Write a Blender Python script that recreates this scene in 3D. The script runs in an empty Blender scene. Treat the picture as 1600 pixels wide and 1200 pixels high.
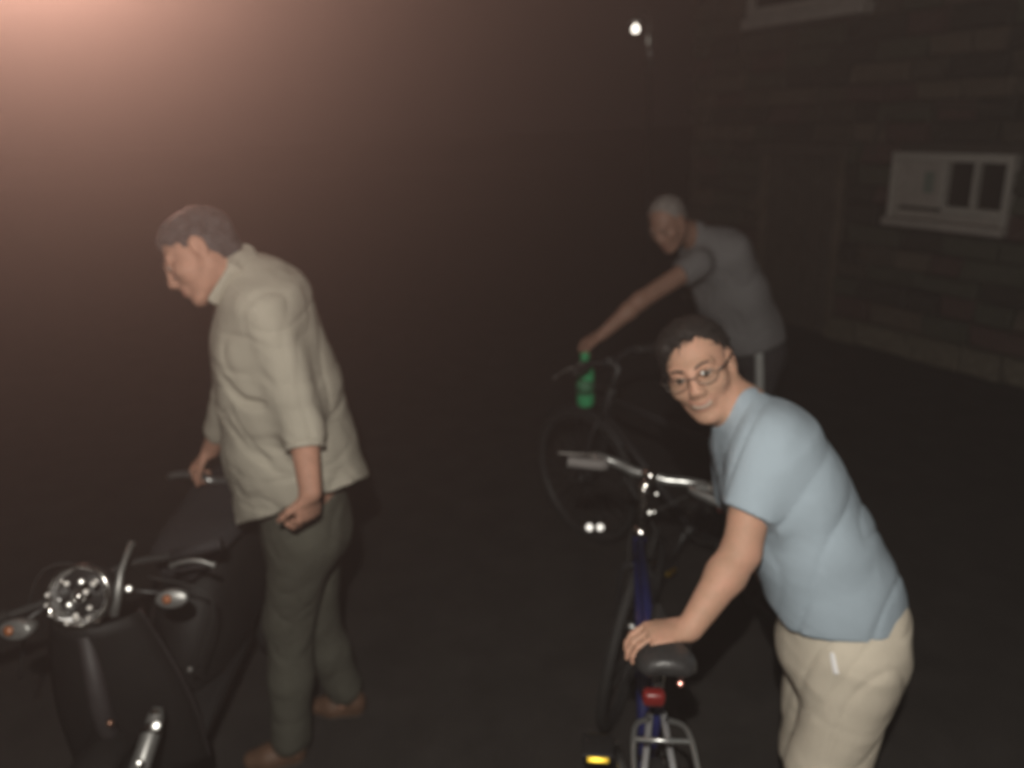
import bpy, bmesh, math, random
import numpy as np
from mathutils import Vector, Matrix
random.seed(7)
rng = np.random.default_rng(7)
PI = math.pi
scene = bpy.context.scene
COL = scene.collection

# ------------------------------------------------------------------ camera
CAM_H, PITCH, ROLL, F = 1.95, math.radians(19), math.radians(-2.5), 1230.0
def _rx(a):
    c, s = math.cos(a), math.sin(a); return np.array([[1, 0, 0], [0, c, -s], [0, s, c]])
def _rz(a):
    c, s = math.cos(a), math.sin(a); return np.array([[c, -s, 0], [s, c, 0], [0, 0, 1]])
CM = _rx(PI/2 - PITCH) @ _rz(ROLL)
CC = np.array([0, 0, CAM_H])
cam = bpy.data.cameras.new('camera'); camo = bpy.data.objects.new('camera', cam); COL.objects.link(camo)
camo.matrix_world = Matrix.Translation(CC) @ Matrix(CM.tolist()).to_4x4()
cam.sensor_width = 36; cam.lens = 36*F/1600; cam.clip_start = 0.02; cam.clip_end = 500
cam.dof.use_dof = True; cam.dof.focus_distance = 0.75; cam.dof.aperture_fstop = 3.0
cam.dof.aperture_blades = 6
scene.camera = camo

# ------------------------------------------------------------------ night sky, flash, added glow lamp
world = bpy.data.worlds.new('World'); scene.world = world; world.use_nodes = True
wn = world.node_tree.nodes; bg = wn['Background']
bg.inputs['Color'].default_value = (0.0150, 0.0098, 0.0090, 1); bg.inputs['Strength'].default_value = 0.30
def add_light(name, kind, loc, power, col, size=0.01, aim=None, cone=None, blend=1.0):
    l = bpy.data.lights.new(name, kind); l.energy = power; l.color = col; l.shadow_soft_size = size
    if kind == 'SPOT': l.spot_size = cone; l.spot_blend = blend
    o = bpy.data.objects.new(name, l); COL.objects.link(o); o.location = loc
    if aim is not None:
        o.rotation_euler = (Vector(aim)-Vector(loc)).to_track_quat('-Z', 'Y').to_euler()
    return o
FLASH = CC + CM @ np.array([-0.06, 0.30, 0.22])
add_light('camera_flash', 'POINT', FLASH, 180, (1.0, 0.95, 0.86), 0.012)
# the warm lamp added outside the frame for the glow follows at the end
scene.view_settings.view_transform = 'Standard'; scene.view_settings.look = 'None'
scene.view_settings.exposure = 0; scene.view_settings.gamma = 1
scene.render.engine = 'CYCLES'
scene.cycles.use_denoising = True
scene.cycles.max_bounces = 5; scene.cycles.volume_bounces = 0
scene.cycles.caustics_reflective = False; scene.cycles.caustics_refractive = False

def D(px, py): return CM @ np.array([(px-800)/F, -(py-600)/F, -1.0])
def W(px, py, Y): d = D(px, py); return CC + d*(Y/d[1])
def WZ(px, py, z): d = D(px, py); return CC + d*((z-CAM_H)/d[2])

# ------------------------------------------------------------------ materials
def mat(name, col, rough=0.7, metal=0.0, bump=0.0, bscale=60, var=0.0, vscale=6, sss=0.0, spec=0.5, clear=0.0, var2=None, trans=0.0, emit=None, estr=0):
    m = bpy.data.materials.new(name); m.use_nodes = True
    nt = m.node_tree; b = nt.nodes['Principled BSDF']
    b.inputs['Base Color'].default_value = (*col, 1); b.inputs['Roughness'].default_value = rough
    b.inputs['Metallic'].default_value = metal; b.inputs['Specular IOR Level'].default_value = spec
    b.inputs['Coat Weight'].default_value = clear
    b.inputs['Transmission Weight'].default_value = trans
    if emit: b.inputs['Emission Color'].default_value = (*emit, 1); b.inputs['Emission Strength'].default_value = estr
    if sss: b.inputs['Subsurface Weight'].default_value = sss; b.inputs['Subsurface Radius'].default_value = (0.012, 0.004, 0.002); b.inputs['Subsurface Scale'].default_value = 1.0
    if var or bump:
        tc = nt.nodes.new('ShaderNodeTexCoord')
    if var:
        n = nt.nodes.new('ShaderNodeTexNoise'); n.inputs['Scale'].default_value = vscale; n.inputs['Detail'].default_value = 8; n.inputs['Roughness'].default_value = 0.65
        nt.links.new(tc.outputs['Object'], n.inputs['Vector'])
        r = nt.nodes.new('ShaderNodeMix'); r.data_type = 'RGBA'
        lo = [max(0, c*(1-var)) for c in col]; hi = var2 or [min(1, c*(1+var)) for c in col]
        r.inputs[6].default_value = (*lo, 1); r.inputs[7].default_value = (*hi, 1)
        mr = nt.nodes.new('ShaderNodeMapRange'); mr.inputs[1].default_value = 0.3; mr.inputs[2].default_value = 0.7
        nt.links.new(n.outputs['Fac'], mr.inputs[0]); nt.links.new(mr.outputs[0], r.inputs[0])
        nt.links.new(r.outputs[2], b.inputs['Base Color'])
    if bump:
        n2 = nt.nodes.new('ShaderNodeTexNoise'); n2.inputs['Scale'].default_value = bscale; n2.inputs['Detail'].default_value = 5
        nt.links.new(tc.outputs['Object'], n2.inputs['Vector'])
        bp = nt.nodes.new('ShaderNodeBump'); bp.inputs['Strength'].default_value = bump; bp.inputs['Distance'].default_value = 0.02
        nt.links.new(n2.outputs['Fac'], bp.inputs['Height']); nt.links.new(bp.outputs['Normal'], b.inputs['Normal'])
    return m
M = {}
M['asphalt'] = mat('asphalt', (0.046, 0.041, 0.038), 0.92, bump=0.7, bscale=130, var=0.28, vscale=5, spec=0.2)
M['mortar'] = mat('mortar', (0.085, 0.07, 0.058), 0.95, bump=0.4, bscale=40)
STN = [mat('stone', c, 0.9, bump=0.6, bscale=22, var=0.28, vscale=7, spec=0.2) for c in
       [(0.115, 0.098, 0.078), (0.125, 0.080, 0.072), (0.100, 0.102, 0.078), (0.16, 0.130, 0.102), (0.070, 0.062, 0.052)]]
M['plinth'] = mat('plinth_stone', (0.19, 0.17, 0.13), 0.9, bump=0.6, bscale=20, var=0.35, vscale=5, spec=0.2)
M['paint'] = mat('painted_wood', (0.52, 0.49, 0.45), 0.6, var=0.12, vscale=12, bump=0.1, bscale=50)
M['panel'] = mat('window_panel', (0.46, 0.42, 0.385), 0.75, var=0.12, vscale=9, bump=0.1)
M['glass'] = mat('dark_pane', (0.03, 0.026, 0.022), 0.12, spec=0.5, var=0.2, vscale=20)
M['darkwood'] = mat('door_wood', (0.10, 0.085, 0.070), 0.6, var=0.25, vscale=9, bump=0.2)
M['sticker'] = mat('sticker', (0.22, 0.27, 0.235), 0.7, var=0.1, vscale=30)
M['iron'] = mat('grey_iron', (0.14, 0.13, 0.12), 0.5, metal=0.4)
M['bulb'] = mat('lamp_bulb', (0.9, 0.88, 0.8), 0.3, emit=(1.0, 0.93, 0.80), estr=4.0)
M['bulb2'] = mat('added_lamp_bulb', (0.9, 0.8, 0.6), 0.3, emit=(1.0, 0.62, 0.40), estr=14.0)  # bulb of the added lamp outside the frame
M['skin'] = mat('skin_tan', (0.46, 0.285, 0.195), 0.58, sss=0.10, var=0.16, vscale=22, bump=0.18, bscale=210, spec=.35, var2=(.52, .285, .205))
M['skin2'] = mat('skin_ruddy', (0.42, 0.230, 0.165), 0.6, sss=0.10, var=0.2, vscale=20, bump=0.18, bscale=210, spec=.3)
M['skin3'] = mat('skin_brown', (0.33, 0.185, 0.135), 0.55, sss=0.1, var=0.10, vscale=14)
M['lips'] = mat('lips', (0.36, 0.155, 0.125), 0.45)
M['teeth'] = mat('teeth', (0.36, 0.29, 0.23), 0.6)
M['eye'] = mat('eyeball', (0.34, 0.29, 0.26), 0.3)
M['iris'] = mat('iris', (0.045, 0.028, 0.018), 0.15)
M['hair_dark'] = mat('hair_dark', (0.014, 0.010, 0.008), 0.7, var=0.4, vscale=50, bump=0.35, bscale=260)
M['hair_grey'] = mat('hair_grey', (0.26, 0.235, 0.22), 0.65, var=0.4, vscale=50, bump=0.35, bscale=260)
M['hair_mixed'] = mat('hair_greying', (0.045, 0.039, 0.037), 0.6, var=0.5, vscale=40, bump=0.8, bscale=140, var2=(0.11, 0.105, 0.11))
M['linen'] = mat('linen_shirt', (0.385, 0.360, 0.300), 0.85, var=0.07, vscale=7, bump=0.18, bscale=220, spec=0.15)
M['olive'] = mat('olive_trousers', (0.082, 0.082, 0.066), 0.9, var=0.12, vscale=6, bump=0.2, bscale=200, spec=0.15)
M['blue_tee'] = mat('blue_tee', (0.330, 0.400, 0.460), 0.85, var=0.06, vscale=6, bump=0.18, bscale=220, spec=0.15)
M['khaki'] = mat('khaki_trousers', (0.56, 0.505, 0.415), 0.88, var=0.08, vscale=6, bump=0.2, bscale=200, spec=0.15)
M['grey_tee'] = mat('grey_tee', (0.205, 0.203, 0.208), 0.9, var=0.07, vscale=5, bump=0.2, bscale=200, spec=0.15)
M['dark_trousers'] = mat('dark_trousers', (0.035, 0.033, 0.036), 0.9, var=0.1, vscale=5, bump=0.2)
M['stripe'] = mat('pale_stripe', (0.42, 0.43, 0.42), 0.8)
M['white_cloth'] = mat('white_cloth', (0.75, 0.74, 0.74), 0.8, bump=0.1)
M['leather'] = mat('brown_leather', (0.13, 0.07, 0.042), 0.6, var=0.2, vscale=15, bump=0.15)
M['sole'] = mat('shoe_sole', (0.09, 0.07, 0.055), 0.8)
M['black_rubber'] = mat('black_rubber', (0.020, 0.019, 0.018), 0.75, bump=0.1, bscale=120)
M['black_plastic'] = mat('black_plastic', (0.022, 0.021, 0.021), 0.42)
M['saddle'] = mat('saddle_vinyl', (0.028, 0.027, 0.027), 0.42, bump=0.1, bscale=120)
M['seat_grey'] = mat('seat_vinyl', (0.026, 0.023, 0.025), 0.85, bump=0.1, bscale=100)
M['grip_grey'] = mat('grey_rubber', (0.15, 0.14, 0.135), 0.7)
M['dull_glint'] = mat('dull_glint_disc', (.62, .60, .57), .62, metal=1.0)  # dull metal, mainly for the glint discs added on the headlamp
M['dark_rim'] = mat('dark_rim', (0.05, 0.05, 0.05), 0.45, metal=0.3)
M['spoke'] = mat('spoke', (0.10, 0.10, 0.10), 0.5, metal=0.5)
M['polished'] = mat('glint_metal', (.85, .85, .82), .36, metal=1.0)  # bright metal for the added glint discs
M['chrome'] = mat('chrome', (0.62, 0.61, 0.58), 0.16, metal=1.0)
M['alloy'] = mat('alloy', (0.50, 0.51, 0.50), 0.34, metal=0.85, var=0.1, vscale=30)
M['dull_alloy'] = mat('dull_alloy', (0.32, 0.32, 0.31), 0.45, metal=0.7, var=0.15, vscale=30)
M['blue_paint'] = mat('blue_frame_paint', (0.014, 0.017, 0.085), 0.35, clear=0.4)
M['silver_paint'] = mat('silver_frame_paint', (0.36, 0.36, 0.37), 0.4, metal=0.5)
M['dark_paint'] = mat('dark_frame_paint', (0.020, 0.019, 0.020), 0.6)
M['red_lens'] = mat('red_lens', (0.15, 0.010, 0.009), 0.4)
M['red_refl'] = mat('red_reflector', (0.90, 0.42, 0.36), 0.3, metal=1.0)
M['white_refl'] = mat('white_reflector', (0.95, 0.95, 0.93), 0.40, metal=1.0)
M['amber_refl'] = mat('amber_reflector', (0.98, 0.66, 0.07), 0.42, metal=1.0)
M['amber_lens'] = mat('amber_lens', (0.33, 0.12, 0.05), 0.25, clear=0.4)
M['green'] = mat('green_plastic', (0.05, 0.42, 0.17), 0.38, var=0.1, vscale=12)
M['scooter'] = mat('scooter_paint', (0.014, 0.0125, 0.012), 0.6, spec=0.25, var=0.2, vscale=9)
M['scooter_grey'] = mat('scooter_trim', (0.035, 0.030, 0.031), 0.6, var=0.15, vscale=12)

def HALF(p): p = np.array(p, float); return nrm(nrm(FLASH-p)+nrm(CC-p))  # direction that mirrors the flash into the camera
def DISC(r): return [(r*.02, .0022), (r*.75, .0020), (r*.95, .0008), (r, -.004)]
# ------------------------------------------------------------------ object helpers
def link(name, me, parent=None, loc=(0, 0, 0), rot=(0, 0, 0)):
    o = bpy.data.objects.new(name, me); COL.objects.link(o); o.location = loc; o.rotation_euler = rot
    if parent is not None: o.parent = parent
    return o
def tag(o, label=None, cat=None, group=None, kind=None):
    if label: o['label'] = label
    if cat: o['category'] = cat
    if group: o['group'] = group
    if kind: o['kind'] = kind
    return o
def empty(name, loc, label, cat, group=None, rot=(0, 0, 0)):
    o = link(name, None, None, tuple(float(v) for v in loc), rot); tag(o, label, cat, group); o.empty_display_size = 0.1
    return o
def mesh(name, V, Fc, m, parent=None, smooth=True, loc=(0, 0, 0)):
    me = bpy.data.meshes.new(name)
    me.from_pydata([tuple(map(float, v)) for v in V], [], [tuple(map(int, f)) for f in Fc]); me.materials.append(m)
    bm = bmesh.new(); bm.from_mesh(me); bmesh.ops.recalc_face_normals(bm, faces=bm.faces); bm.to_mesh(me); bm.free()
    if smooth: me.polygons.foreach_set('use_smooth', [True]*len(me.polygons))
    return link(name, me, parent, loc)
class MB:
    def __init__(s): s.V = []; s.F = []
    def add(s, V, Fc):
        n = len(s.V); s.V += [np.array(v, float) for v in V]; s.F += [tuple(i+n for i in f) for f in Fc]; return s
    def map(s, fn): s.V = [fn(v) for v in s.V]; return s
    def build(s, name, m, parent=None, smooth=True, loc=(0, 0, 0)): return mesh(name, s.V, s.F, m, parent, smooth, loc)
    def tube(s, P, R, n=10, cap=True):
        P = [np.array(p, float) for p in P]
        if not hasattr(R, '__len__'): R = [R]*len(P)
        base = len(s.V); up = None
        for i, p in enumerate(P):
            t = P[min(i+1, len(P)-1)] - P[max(i-1, 0)]; t = t/(np.linalg.norm(t)+1e-9)
            if up is None:
                up = np.array([0, 0, 1.0]) if abs(t[2]) < .9 else np.array([1.0, 0, 0])
            a = np.cross(t, up); a /= np.linalg.norm(a)+1e-9; b = np.cross(a, t); up = b
            for k in range(n):
                th = 2*PI*k/n; s.V.append(p + R[i]*(math.cos(th)*a + math.sin(th)*b))
        for i in range(len(P)-1):
            for k in range(n):
                k2 = (k+1) % n; s.F.append((base+i*n+k, base+i*n+k2, base+(i+1)*n+k2, base+(i+1)*n+k))
        if cap:
            s.F.append(tuple(base+k for k in range(n))[::-1]); s.F.append(tuple(base+(len(P)-1)*n+k for k in range(n)))
        return s
    def box(s, c, sz, R=None, bev=0.0):
        c = np.array(c, float); x, y, z = np.array(sz, float)/2
        if bev <= 0:
            V = [(i*x, j*y, k*z) for i in (-1, 1) for j in (-1, 1) for k in (-1, 1)]
            Fc = [(0, 1, 3, 2), (4, 6, 7, 5), (0, 4, 5, 1), (2, 3, 7, 6), (0, 2, 6, 4), (1, 5, 7, 3)]
            V = [np.array(v) for v in V]
        else:
            bm = bmesh.new(); bmesh.ops.create_cube(bm, size=1)
            for v in bm.verts: v.co = Vector((v.co.x*2*x, v.co.y*2*y, v.co.z*2*z))
            bmesh.ops.bevel(bm, geom=list(bm.edges), offset=bev, segments=2, affect='EDGES', profile=0.5)
            bm.verts.index_update(); V = [np.array(v.co) for v in bm.verts]; Fc = [tuple(v.index for v in f.verts) for f in bm.faces]; bm.free()
        if R is not None: V = [R @ v for v in V]
        return s.add([v+c for v in V], Fc)
    def lathe(s, prof, c, axis=(0, 0, 1), n=24):
        ax = np.array(axis, float); ax /= np.linalg.norm(ax)
        a = np.cross(ax, (0, 0, 1.0)) if abs(ax[2]) < .9 else np.cross(ax, (1.0, 0, 0)); a /= np.linalg.norm(a); b = np.cross(ax, a)
        base = len(s.V); c = np.array(c, float)
        for r, h in prof:
            for k in range(n):
                th = 2*PI*k/n; s.V.append(c + ax*h + r*(math.cos(th)*a + math.sin(th)*b))
        for i in range(len(prof)-1):
            for k in range(n):
                k2 = (k+1) % n; s.F.append((base+i*n+k, base+i*n+k2, base+(i+1)*n+k2, base+(i+1)*n+k))
        s.F.append(tuple(base+k for k in range(n))[::-1]); s.F.append(tuple(base+(len(prof)-1)*n+k for k in range(n)))
        return s
    def torus(s, c, ax, R, r, n=48, m=10, a0=0, a1=2*PI, r2=None, ref=None):
        ax = np.array(ax, float); ax /= np.linalg.norm(ax)
        a = np.array(ref, float) if ref is not None else (np.cross(ax, (0, 0, 1.0)) if abs(ax[2]) < .9 else np.cross(ax, (1.0, 0, 0)))
        a /= np.linalg.norm(a); b = np.cross(ax, a); c = np.array(c, float); base = len(s.V)
        full = abs(a1-a0-2*PI) < 1e-6; N = n if full else n+1; r2 = r2 or r
        for i in range(N):
            th = a0+(a1-a0)*i/n; d = math.cos(th)*a+math.sin(th)*b
            for k in range(m):
                ph = 2*PI*k/m; s.V.append(c + d*(R+r*math.cos(ph)) + ax*r2*math.sin(ph))
        for i in range(n):
            i2 = (i+1) % N
            for k in range(m):
                k2 = (k+1) % m; s.F.append((base+i*m+k, base+i2*m+k, base+i2*m+k2, base+i*m+k2))
        return s
def smooth_path(P, n=6):
    P = [np.array(p, float) for p in P]; out = []
    Q = [2*P[0]-P[1]] + P + [2*P[-1]-P[-2]]
    for i in range(1, len(Q)-2):
        for k in range(n):
            t = k/n; a, b, c, d = Q[i-1], Q[i], Q[i+1], Q[i+2]
            out.append(0.5*((2*b)+(c-a)*t+(2*a-5*b+4*c-d)*t*t+(3*b-a-3*c+d)*t**3))
    out.append(P[-1]); return out

# ------------------------------------------------------------------ signed distance modelling for bodies and cloth
class Field:
    def __init__(s, lo, hi, h):
        s.lo = np.array(lo, np.float32); s.h = h
        s.n = np.ceil((np.array(hi)-s.lo)/h).astype(int)+1
        s.d = np.full(tuple(s.n), 0.2, np.float32)
    def sub_grid(s, lo, hi):
        i0 = np.clip(np.floor((np.array(lo)-s.lo)/s.h).astype(int), 0, s.n-1); i1 = np.clip(np.ceil((np.array(hi)-s.lo)/s.h).astype(int)+1, 1, s.n)
        if np.any(i1 <= i0): return None
        ax = [(s.lo[k]+np.arange(i0[k], i1[k])*s.h).astype(np.float32) for k in range(3)]
        return tuple(slice(a, b) for a, b in zip(i0, i1)), np.meshgrid(*ax, indexing='ij', sparse=True)
    def comb(s, sl, d, k, op):
        a = s.d[sl]
        if op == 'add':
            h = np.clip(0.5+0.5*(a-d)/k, 0, 1); s.d[sl] = a+(d-a)*h - k*h*(1-h)
        else:
            d = -d; h = np.clip(0.5-0.5*(a-d)/k, 0, 1); s.d[sl] = a+(d-a)*h + k*h*(1-h)
    def cap(s, a, b, ra, rb, side=None, k=0.02, op='add'):
        # tapered capsule with an elliptic section: ra = (radius along side, radius across)
        a = np.array(a, float); b = np.array(b, float)
        ra = ra if hasattr(ra, '__len__') else (ra, ra); rb = rb if hasattr(rb, '__len__') else (rb, rb)
        ab = b-a; L = np.linalg.norm(ab)
        ax = ab/L if L > 1e-6 else np.array([0, 0, 1.0])
        if side is None: side = np.cross(ax, (0.3, 0.2, 1.0))
        side = np.array(side, float); side = side-ax*side.dot(ax); side /= np.linalg.norm(side); nn = np.cross(ax, side)
        mr = max(*ra, *rb)+k+0.025
        g = s.sub_grid(np.minimum(a, b)-mr, np.maximum(a, b)+mr)
        if g is None: return s
        sl, (X, Y, Z) = g; X = X-a[0]; Y = Y-a[1]; Z = Z-a[2]
        w = X*ax[0]+Y*ax[1]+Z*ax[2]; u = X*side[0]+Y*side[1]+Z*side[2]; v = X*nn[0]+Y*nn[1]+Z*nn[2]
        t = np.clip(w/max(L, 1e-6), 0, 1); w = w-t*L
        r1 = ra[0]+(rb[0]-ra[0])*t; r2 = ra[1]+(rb[1]-ra[1])*t; r3 = np.minimum(r1, r2)
        k0 = np.sqrt((u/r1)**2+(v/r2)**2+(w/r3)**2); k1 = np.sqrt((u/r1**2)**2+(v/r2**2)**2+(w/r3**2)**2)+1e-6
        s.comb(sl, (k0*(k0-1)/k1).astype(np.float32), k, op); return s
    def ell(s, c, r, R=None, k=0.02, op='add'):
        c = np.array(c, float); R = np.eye(3) if R is None else R; mr = max(r)+k+0.025
        g = s.sub_grid(c-mr, c+mr)
        if g is None: return s
        sl, (X, Y, Z) = g; X = X-c[0]; Y = Y-c[1]; Z = Z-c[2]
        q = [X*R[0, i]+Y*R[1, i]+Z*R[2, i] for i in range(3)]
        k0 = np.sqrt(sum((q[i]/r[i])**2 for i in range(3))); k1 = np.sqrt(sum((q[i]/r[i]**2)**2 for i in range(3)))+1e-6
        s.comb(sl, (k0*(k0-1)/k1).astype(np.float32), k, op); return s
    def keep(s, p, n, lo=None, hi=None, k=0.004):
        # keeps the side of the plane that n points to, inside an optional box only
        n = np.array(n, float); n /= np.linalg.norm(n)
        g = s.sub_grid(s.lo if lo is None else lo, (s.lo+s.n*s.h) if hi is None else hi)
        if g is None: return s
        sl, (X, Y, Z) = g
        d = -((X-p[0])*n[0]+(Y-p[1])*n[1]+(Z-p[2])*n[2])
        s.d[sl] = np.maximum(s.d[sl], d.astype(np.float32)); return s
    def merge(s, o, k=.012):
        s.comb(tuple(slice(0, q) for q in s.n), o.d, k, 'add'); return s
    def net(s):
        d = s.d; ins = d < 0
        c = np.zeros(tuple(s.n-1), np.uint8)
        for i in (0, 1):
            for j in (0, 1):
                for k in (0, 1):
                    c += ins[i:s.n[0]-1+i, j:s.n[1]-1+j, k:s.n[2]-1+k]
        ijk = np.argwhere((c > 0) & (c < 8)); N = len(ijk)
        idm = np.full(tuple(s.n-1), -1, np.int32); idm[tuple(ijk.T)] = np.arange(N)
        acc = np.zeros((N, 3)); cnt = np.zeros(N)
        cs = [(i, j, k) for i in (0, 1) for j in (0, 1) for k in (0, 1)]
        val = {q: d[ijk[:, 0]+q[0], ijk[:, 1]+q[1], ijk[:, 2]+q[2]] for q in cs}
        for a in cs:
            for axx in range(3):
                if a[axx] == 0:
                    b = list(a); b[axx] = 1; b = tuple(b)
                    da, db = val[a], val[b]; m = (da < 0) != (db < 0)
                    t = da[m]/(da[m]-db[m]); p = np.tile(np.array(a, float), (m.sum(), 1)); p[:, axx] = t
                    acc[m] += p; cnt[m] += 1
        V = (ijk+acc/cnt[:, None])*s.h+s.lo
        Q = []
        for axx in range(3):
            sa = [slice(None)]*3; sb = [slice(None)]*3; sa[axx] = slice(0, -1); sb[axx] = slice(1, None)
            A = ins[tuple(sa)]; B = ins[tuple(sb)]; e = np.argwhere(A != B)
            o1, o2 = [(1, 2), (2, 0), (0, 1)][axx]
            e = e[(e[:, o1] > 0) & (e[:, o2] > 0) & (e[:, o1] < s.n[o1]-1) & (e[:, o2] < s.n[o2]-1)]
            fl = A[tuple(e.T)]
            def cid(x, y):
                q = e.copy(); q[:, o1] -= x; q[:, o2] -= y; return idm[tuple(q.T)]
            q = np.stack([cid(1, 1), cid(0, 1), cid(0, 0), cid(1, 0)], 1); q[~fl] = q[~fl][:, ::-1]; Q.append(q)
        Q = np.concatenate(Q); Q = Q[(Q >= 0).all(1)]
        return V, Q
def vnormals(V, Q):
    n = np.cross(V[Q[:, 2]]-V[Q[:, 0]], V[Q[:, 3]]-V[Q[:, 1]]); N = np.zeros_like(V)
    for i in range(4): np.add.at(N, Q[:, i], n)
    return N/(np.linalg.norm(N, axis=1)[:, None]+1e-12)
def wob(P, freq, seed, warp=0.6):
    r = np.random.default_rng(seed); out = np.zeros(len(P)); q = P*freq
    wv = np.stack([np.sin(q@r.normal(size=3)*0.7+r.uniform(0, 6)) for _ in range(3)], 1)*warp; q = q+wv
    for _ in range(5): out += np.sin(q@r.normal(size=3)+r.uniform(0, 6))
    return out/5
def crease(P, freq, seed, sharp=5):
    return -(1-np.clip(np.abs(wob(P, freq, seed))*1.4, 0, 1))**sharp
def smooth_mesh(V, Q, it=1, f=0.5):
    for _ in range(it):
        acc = np.zeros_like(V); c = np.zeros(len(V))
        for i in range(4):
            j = (i+1) % 4; np.add.at(acc, Q[:, i], V[Q[:, j]]); np.add.at(acc, Q[:, j], V[Q[:, i]]); np.add.at(c, Q[:, i], 1); np.add.at(c, Q[:, j], 1)
        V = V+(acc/c[:, None]-V)*f
    return V
def sdf_obj(name, fld, m, root, it=2, disp=None):
    V, Q = fld.net(); V = smooth_mesh(V, Q, it)
    if disp is not None: V = V+vnormals(V, Q)*disp(V)[:, None]
    base = np.array(root.location)
    me = bpy.data.meshes.new(name); V = V-base
    me.vertices.add(len(V)); me.vertices.foreach_set('co', V.astype(np.float32).ravel())
    me.loops.add(len(Q)*4); me.loops.foreach_set('vertex_index', Q.astype(np.int32).ravel())
    me.polygons.add(len(Q)); me.polygons.foreach_set('loop_start', np.arange(0, len(Q)*4, 4, dtype=np.int32))
    me.polygons.foreach_set('use_smooth', np.ones(len(Q), bool)); me.update(calc_edges=True); me.validate()
    me.materials.append(m); return link(name, me, root)
def nrm(v): v = np.array(v, float); return v/np.linalg.norm(v)
def frame_from(f, left):
    # head frame: columns right, forward, up (world), from camera space directions
    f = nrm(CM@np.array(f, float)); l = CM@np.array(left, float); l = nrm(l-f*l.dot(f)); r = -l
    return np.stack([r, f, np.cross(r, f)], 1)

# ------------------------------------------------------------------ the setting
mesh('ground', [(-60, -40, 0), (60, -40, 0), (60, 80, 0), (-60, 80, 0)], [(0, 1, 2, 3)], M['asphalt'], smooth=False)['kind'] = 'structure'

WA = np.array([2.54, 6.94, 0]); WD = nrm([0.46, -0.885, 0]); WN = np.array([WD[1], -WD[0], 0])  # WN points towards the yard
if WN.dot(CC-WA) < 0: WN = -WN
def wl(s, out, z): return WA + WD*s + WN*out + np.array([0, 0, z])
def on_wall(px, py):
    r = D(px, py); t = (WA-CC).dot(WN)/r.dot(WN); p = CC+r*t; return (p-WA).dot(WD), p[2]
WR = np.stack([WD, WN, np.array([0, 0, 1.0])], 1)
S0, S1, HT = -1.43, 5.2, 3.6
building = empty('stone_building', wl(0, 0, 0), 'dark coursed stone building wall with plank door and white framed windows behind the men', 'building')
bl = np.array(building.location)
def wb(mb): return mb.map(lambda v: WR@v + WA - bl)
wb(MB().box(((S0+S1)/2, -0.42, HT/2+0.2), (S1-S0-0.06, 0.72, HT+0.4))).build('wall_core', M['mortar'], building, smooth=False)
# openings: (s0, s1, z0, z1)
win = (0.92, 1.83, 1.02, 1.555)
door = (-0.44, 0.47, 0.0, 1.60)
upw = (-0.69, 0.56, 2.545, 4.2)
holes = [win, door, (upw[0]-0.02, upw[1]+0.02, upw[2], 5)]
stone_meshes = []
for v in range(7):
    bm = bmesh.new(); bmesh.ops.create_cube(bm, size=1)
    bmesh.ops.bevel(bm, geom=[e for e in bm.edges if all(q.co.y > 0 for q in e.verts)], offset=0.07, segments=1, affect='EDGES')
    for q in bm.verts:
        if q.co.y > 0.3:
            q.co.y += random.uniform(-0.30, 0.25)
            q.co.x += random.uniform(-0.018, 0.018); q.co.z += random.uniform(-0.03, 0.03)
    me = bpy.data.meshes.new('stone'); bm.to_mesh(me); bm.free(); stone_meshes.append(me)
sm = []
for me in stone_meshes:
    for m_ in STN:
        c = me.copy(); c.materials.append(m_); sm.append(c)
plinth_me = [me.copy() for me in stone_meshes[:3]]
for p_ in plinth_me: p_.materials.append(M['plinth'])
blocks = []
z = 0.0; row = 0
while z < HT:
    hh = 0.21 if row == 0 else random.uniform(0.125, 0.175); s = S0 - random.uniform(0, 0.2)
    while s < S1:
        w = random.uniform(0.24, 0.52); a, b = max(s, S0), min(s+w, S1); s += w
        segs = [(a, b)]
        for (h0, h1, z0, z1) in holes:
            if z+hh > z0+0.02 and z < z1-0.02:
                ns = []
                for (p, q) in segs:
                    if q <= h0 or p >= h1: ns.append((p, q))
                    else:
                        if p < h0: ns.append((p, h0))
                        if q > h1: ns.append((h1, q))
                segs = ns
        for (p, q) in segs:
            if q-p > 0.05: blocks.append((p, q, z, z+hh, row))
    z += hh; row += 1
def vis(b):
    c = wl((b[0]+b[1])/2, 0, (b[2]+b[3])/2); q = CM.T@(c-CC)
    return q[2] < 0 and -60 < 800-F*q[0]/q[2] < 1660 and -60 < 600+F*q[1]/q[2] < 1260
blocks.sort(key=lambda b: (not vis(b), -b[0]))
rest = MB()
for i, (a, b, z0, z1, rw) in enumerate(blocks):
    sx, sz = b-a-0.014, z1-z0-0.014; dep = 0.10
    cen = wl((a+b)/2, -0.045+random.uniform(-0.018, 0.024)+(0.02 if rw == 0 else 0), (z0+z1)/2)
    if i < 295:
        me = random.choice(plinth_me) if rw == 0 else random.choice(sm)
        o = bpy.data.objects.new('stone', me); COL.objects.link(o); o.parent = building
        o.matrix_local = Matrix.Translation(cen-bl) @ Matrix(WR.tolist()).to_4x4() @ Matrix.Diagonal((sx, dep, sz, 1))
    else:
        rest.box(cen-bl, (sx, dep, sz), R=WR)
rest.build('stone', STN[0], building, smooth=False)['kind'] = 'stuff'
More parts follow.
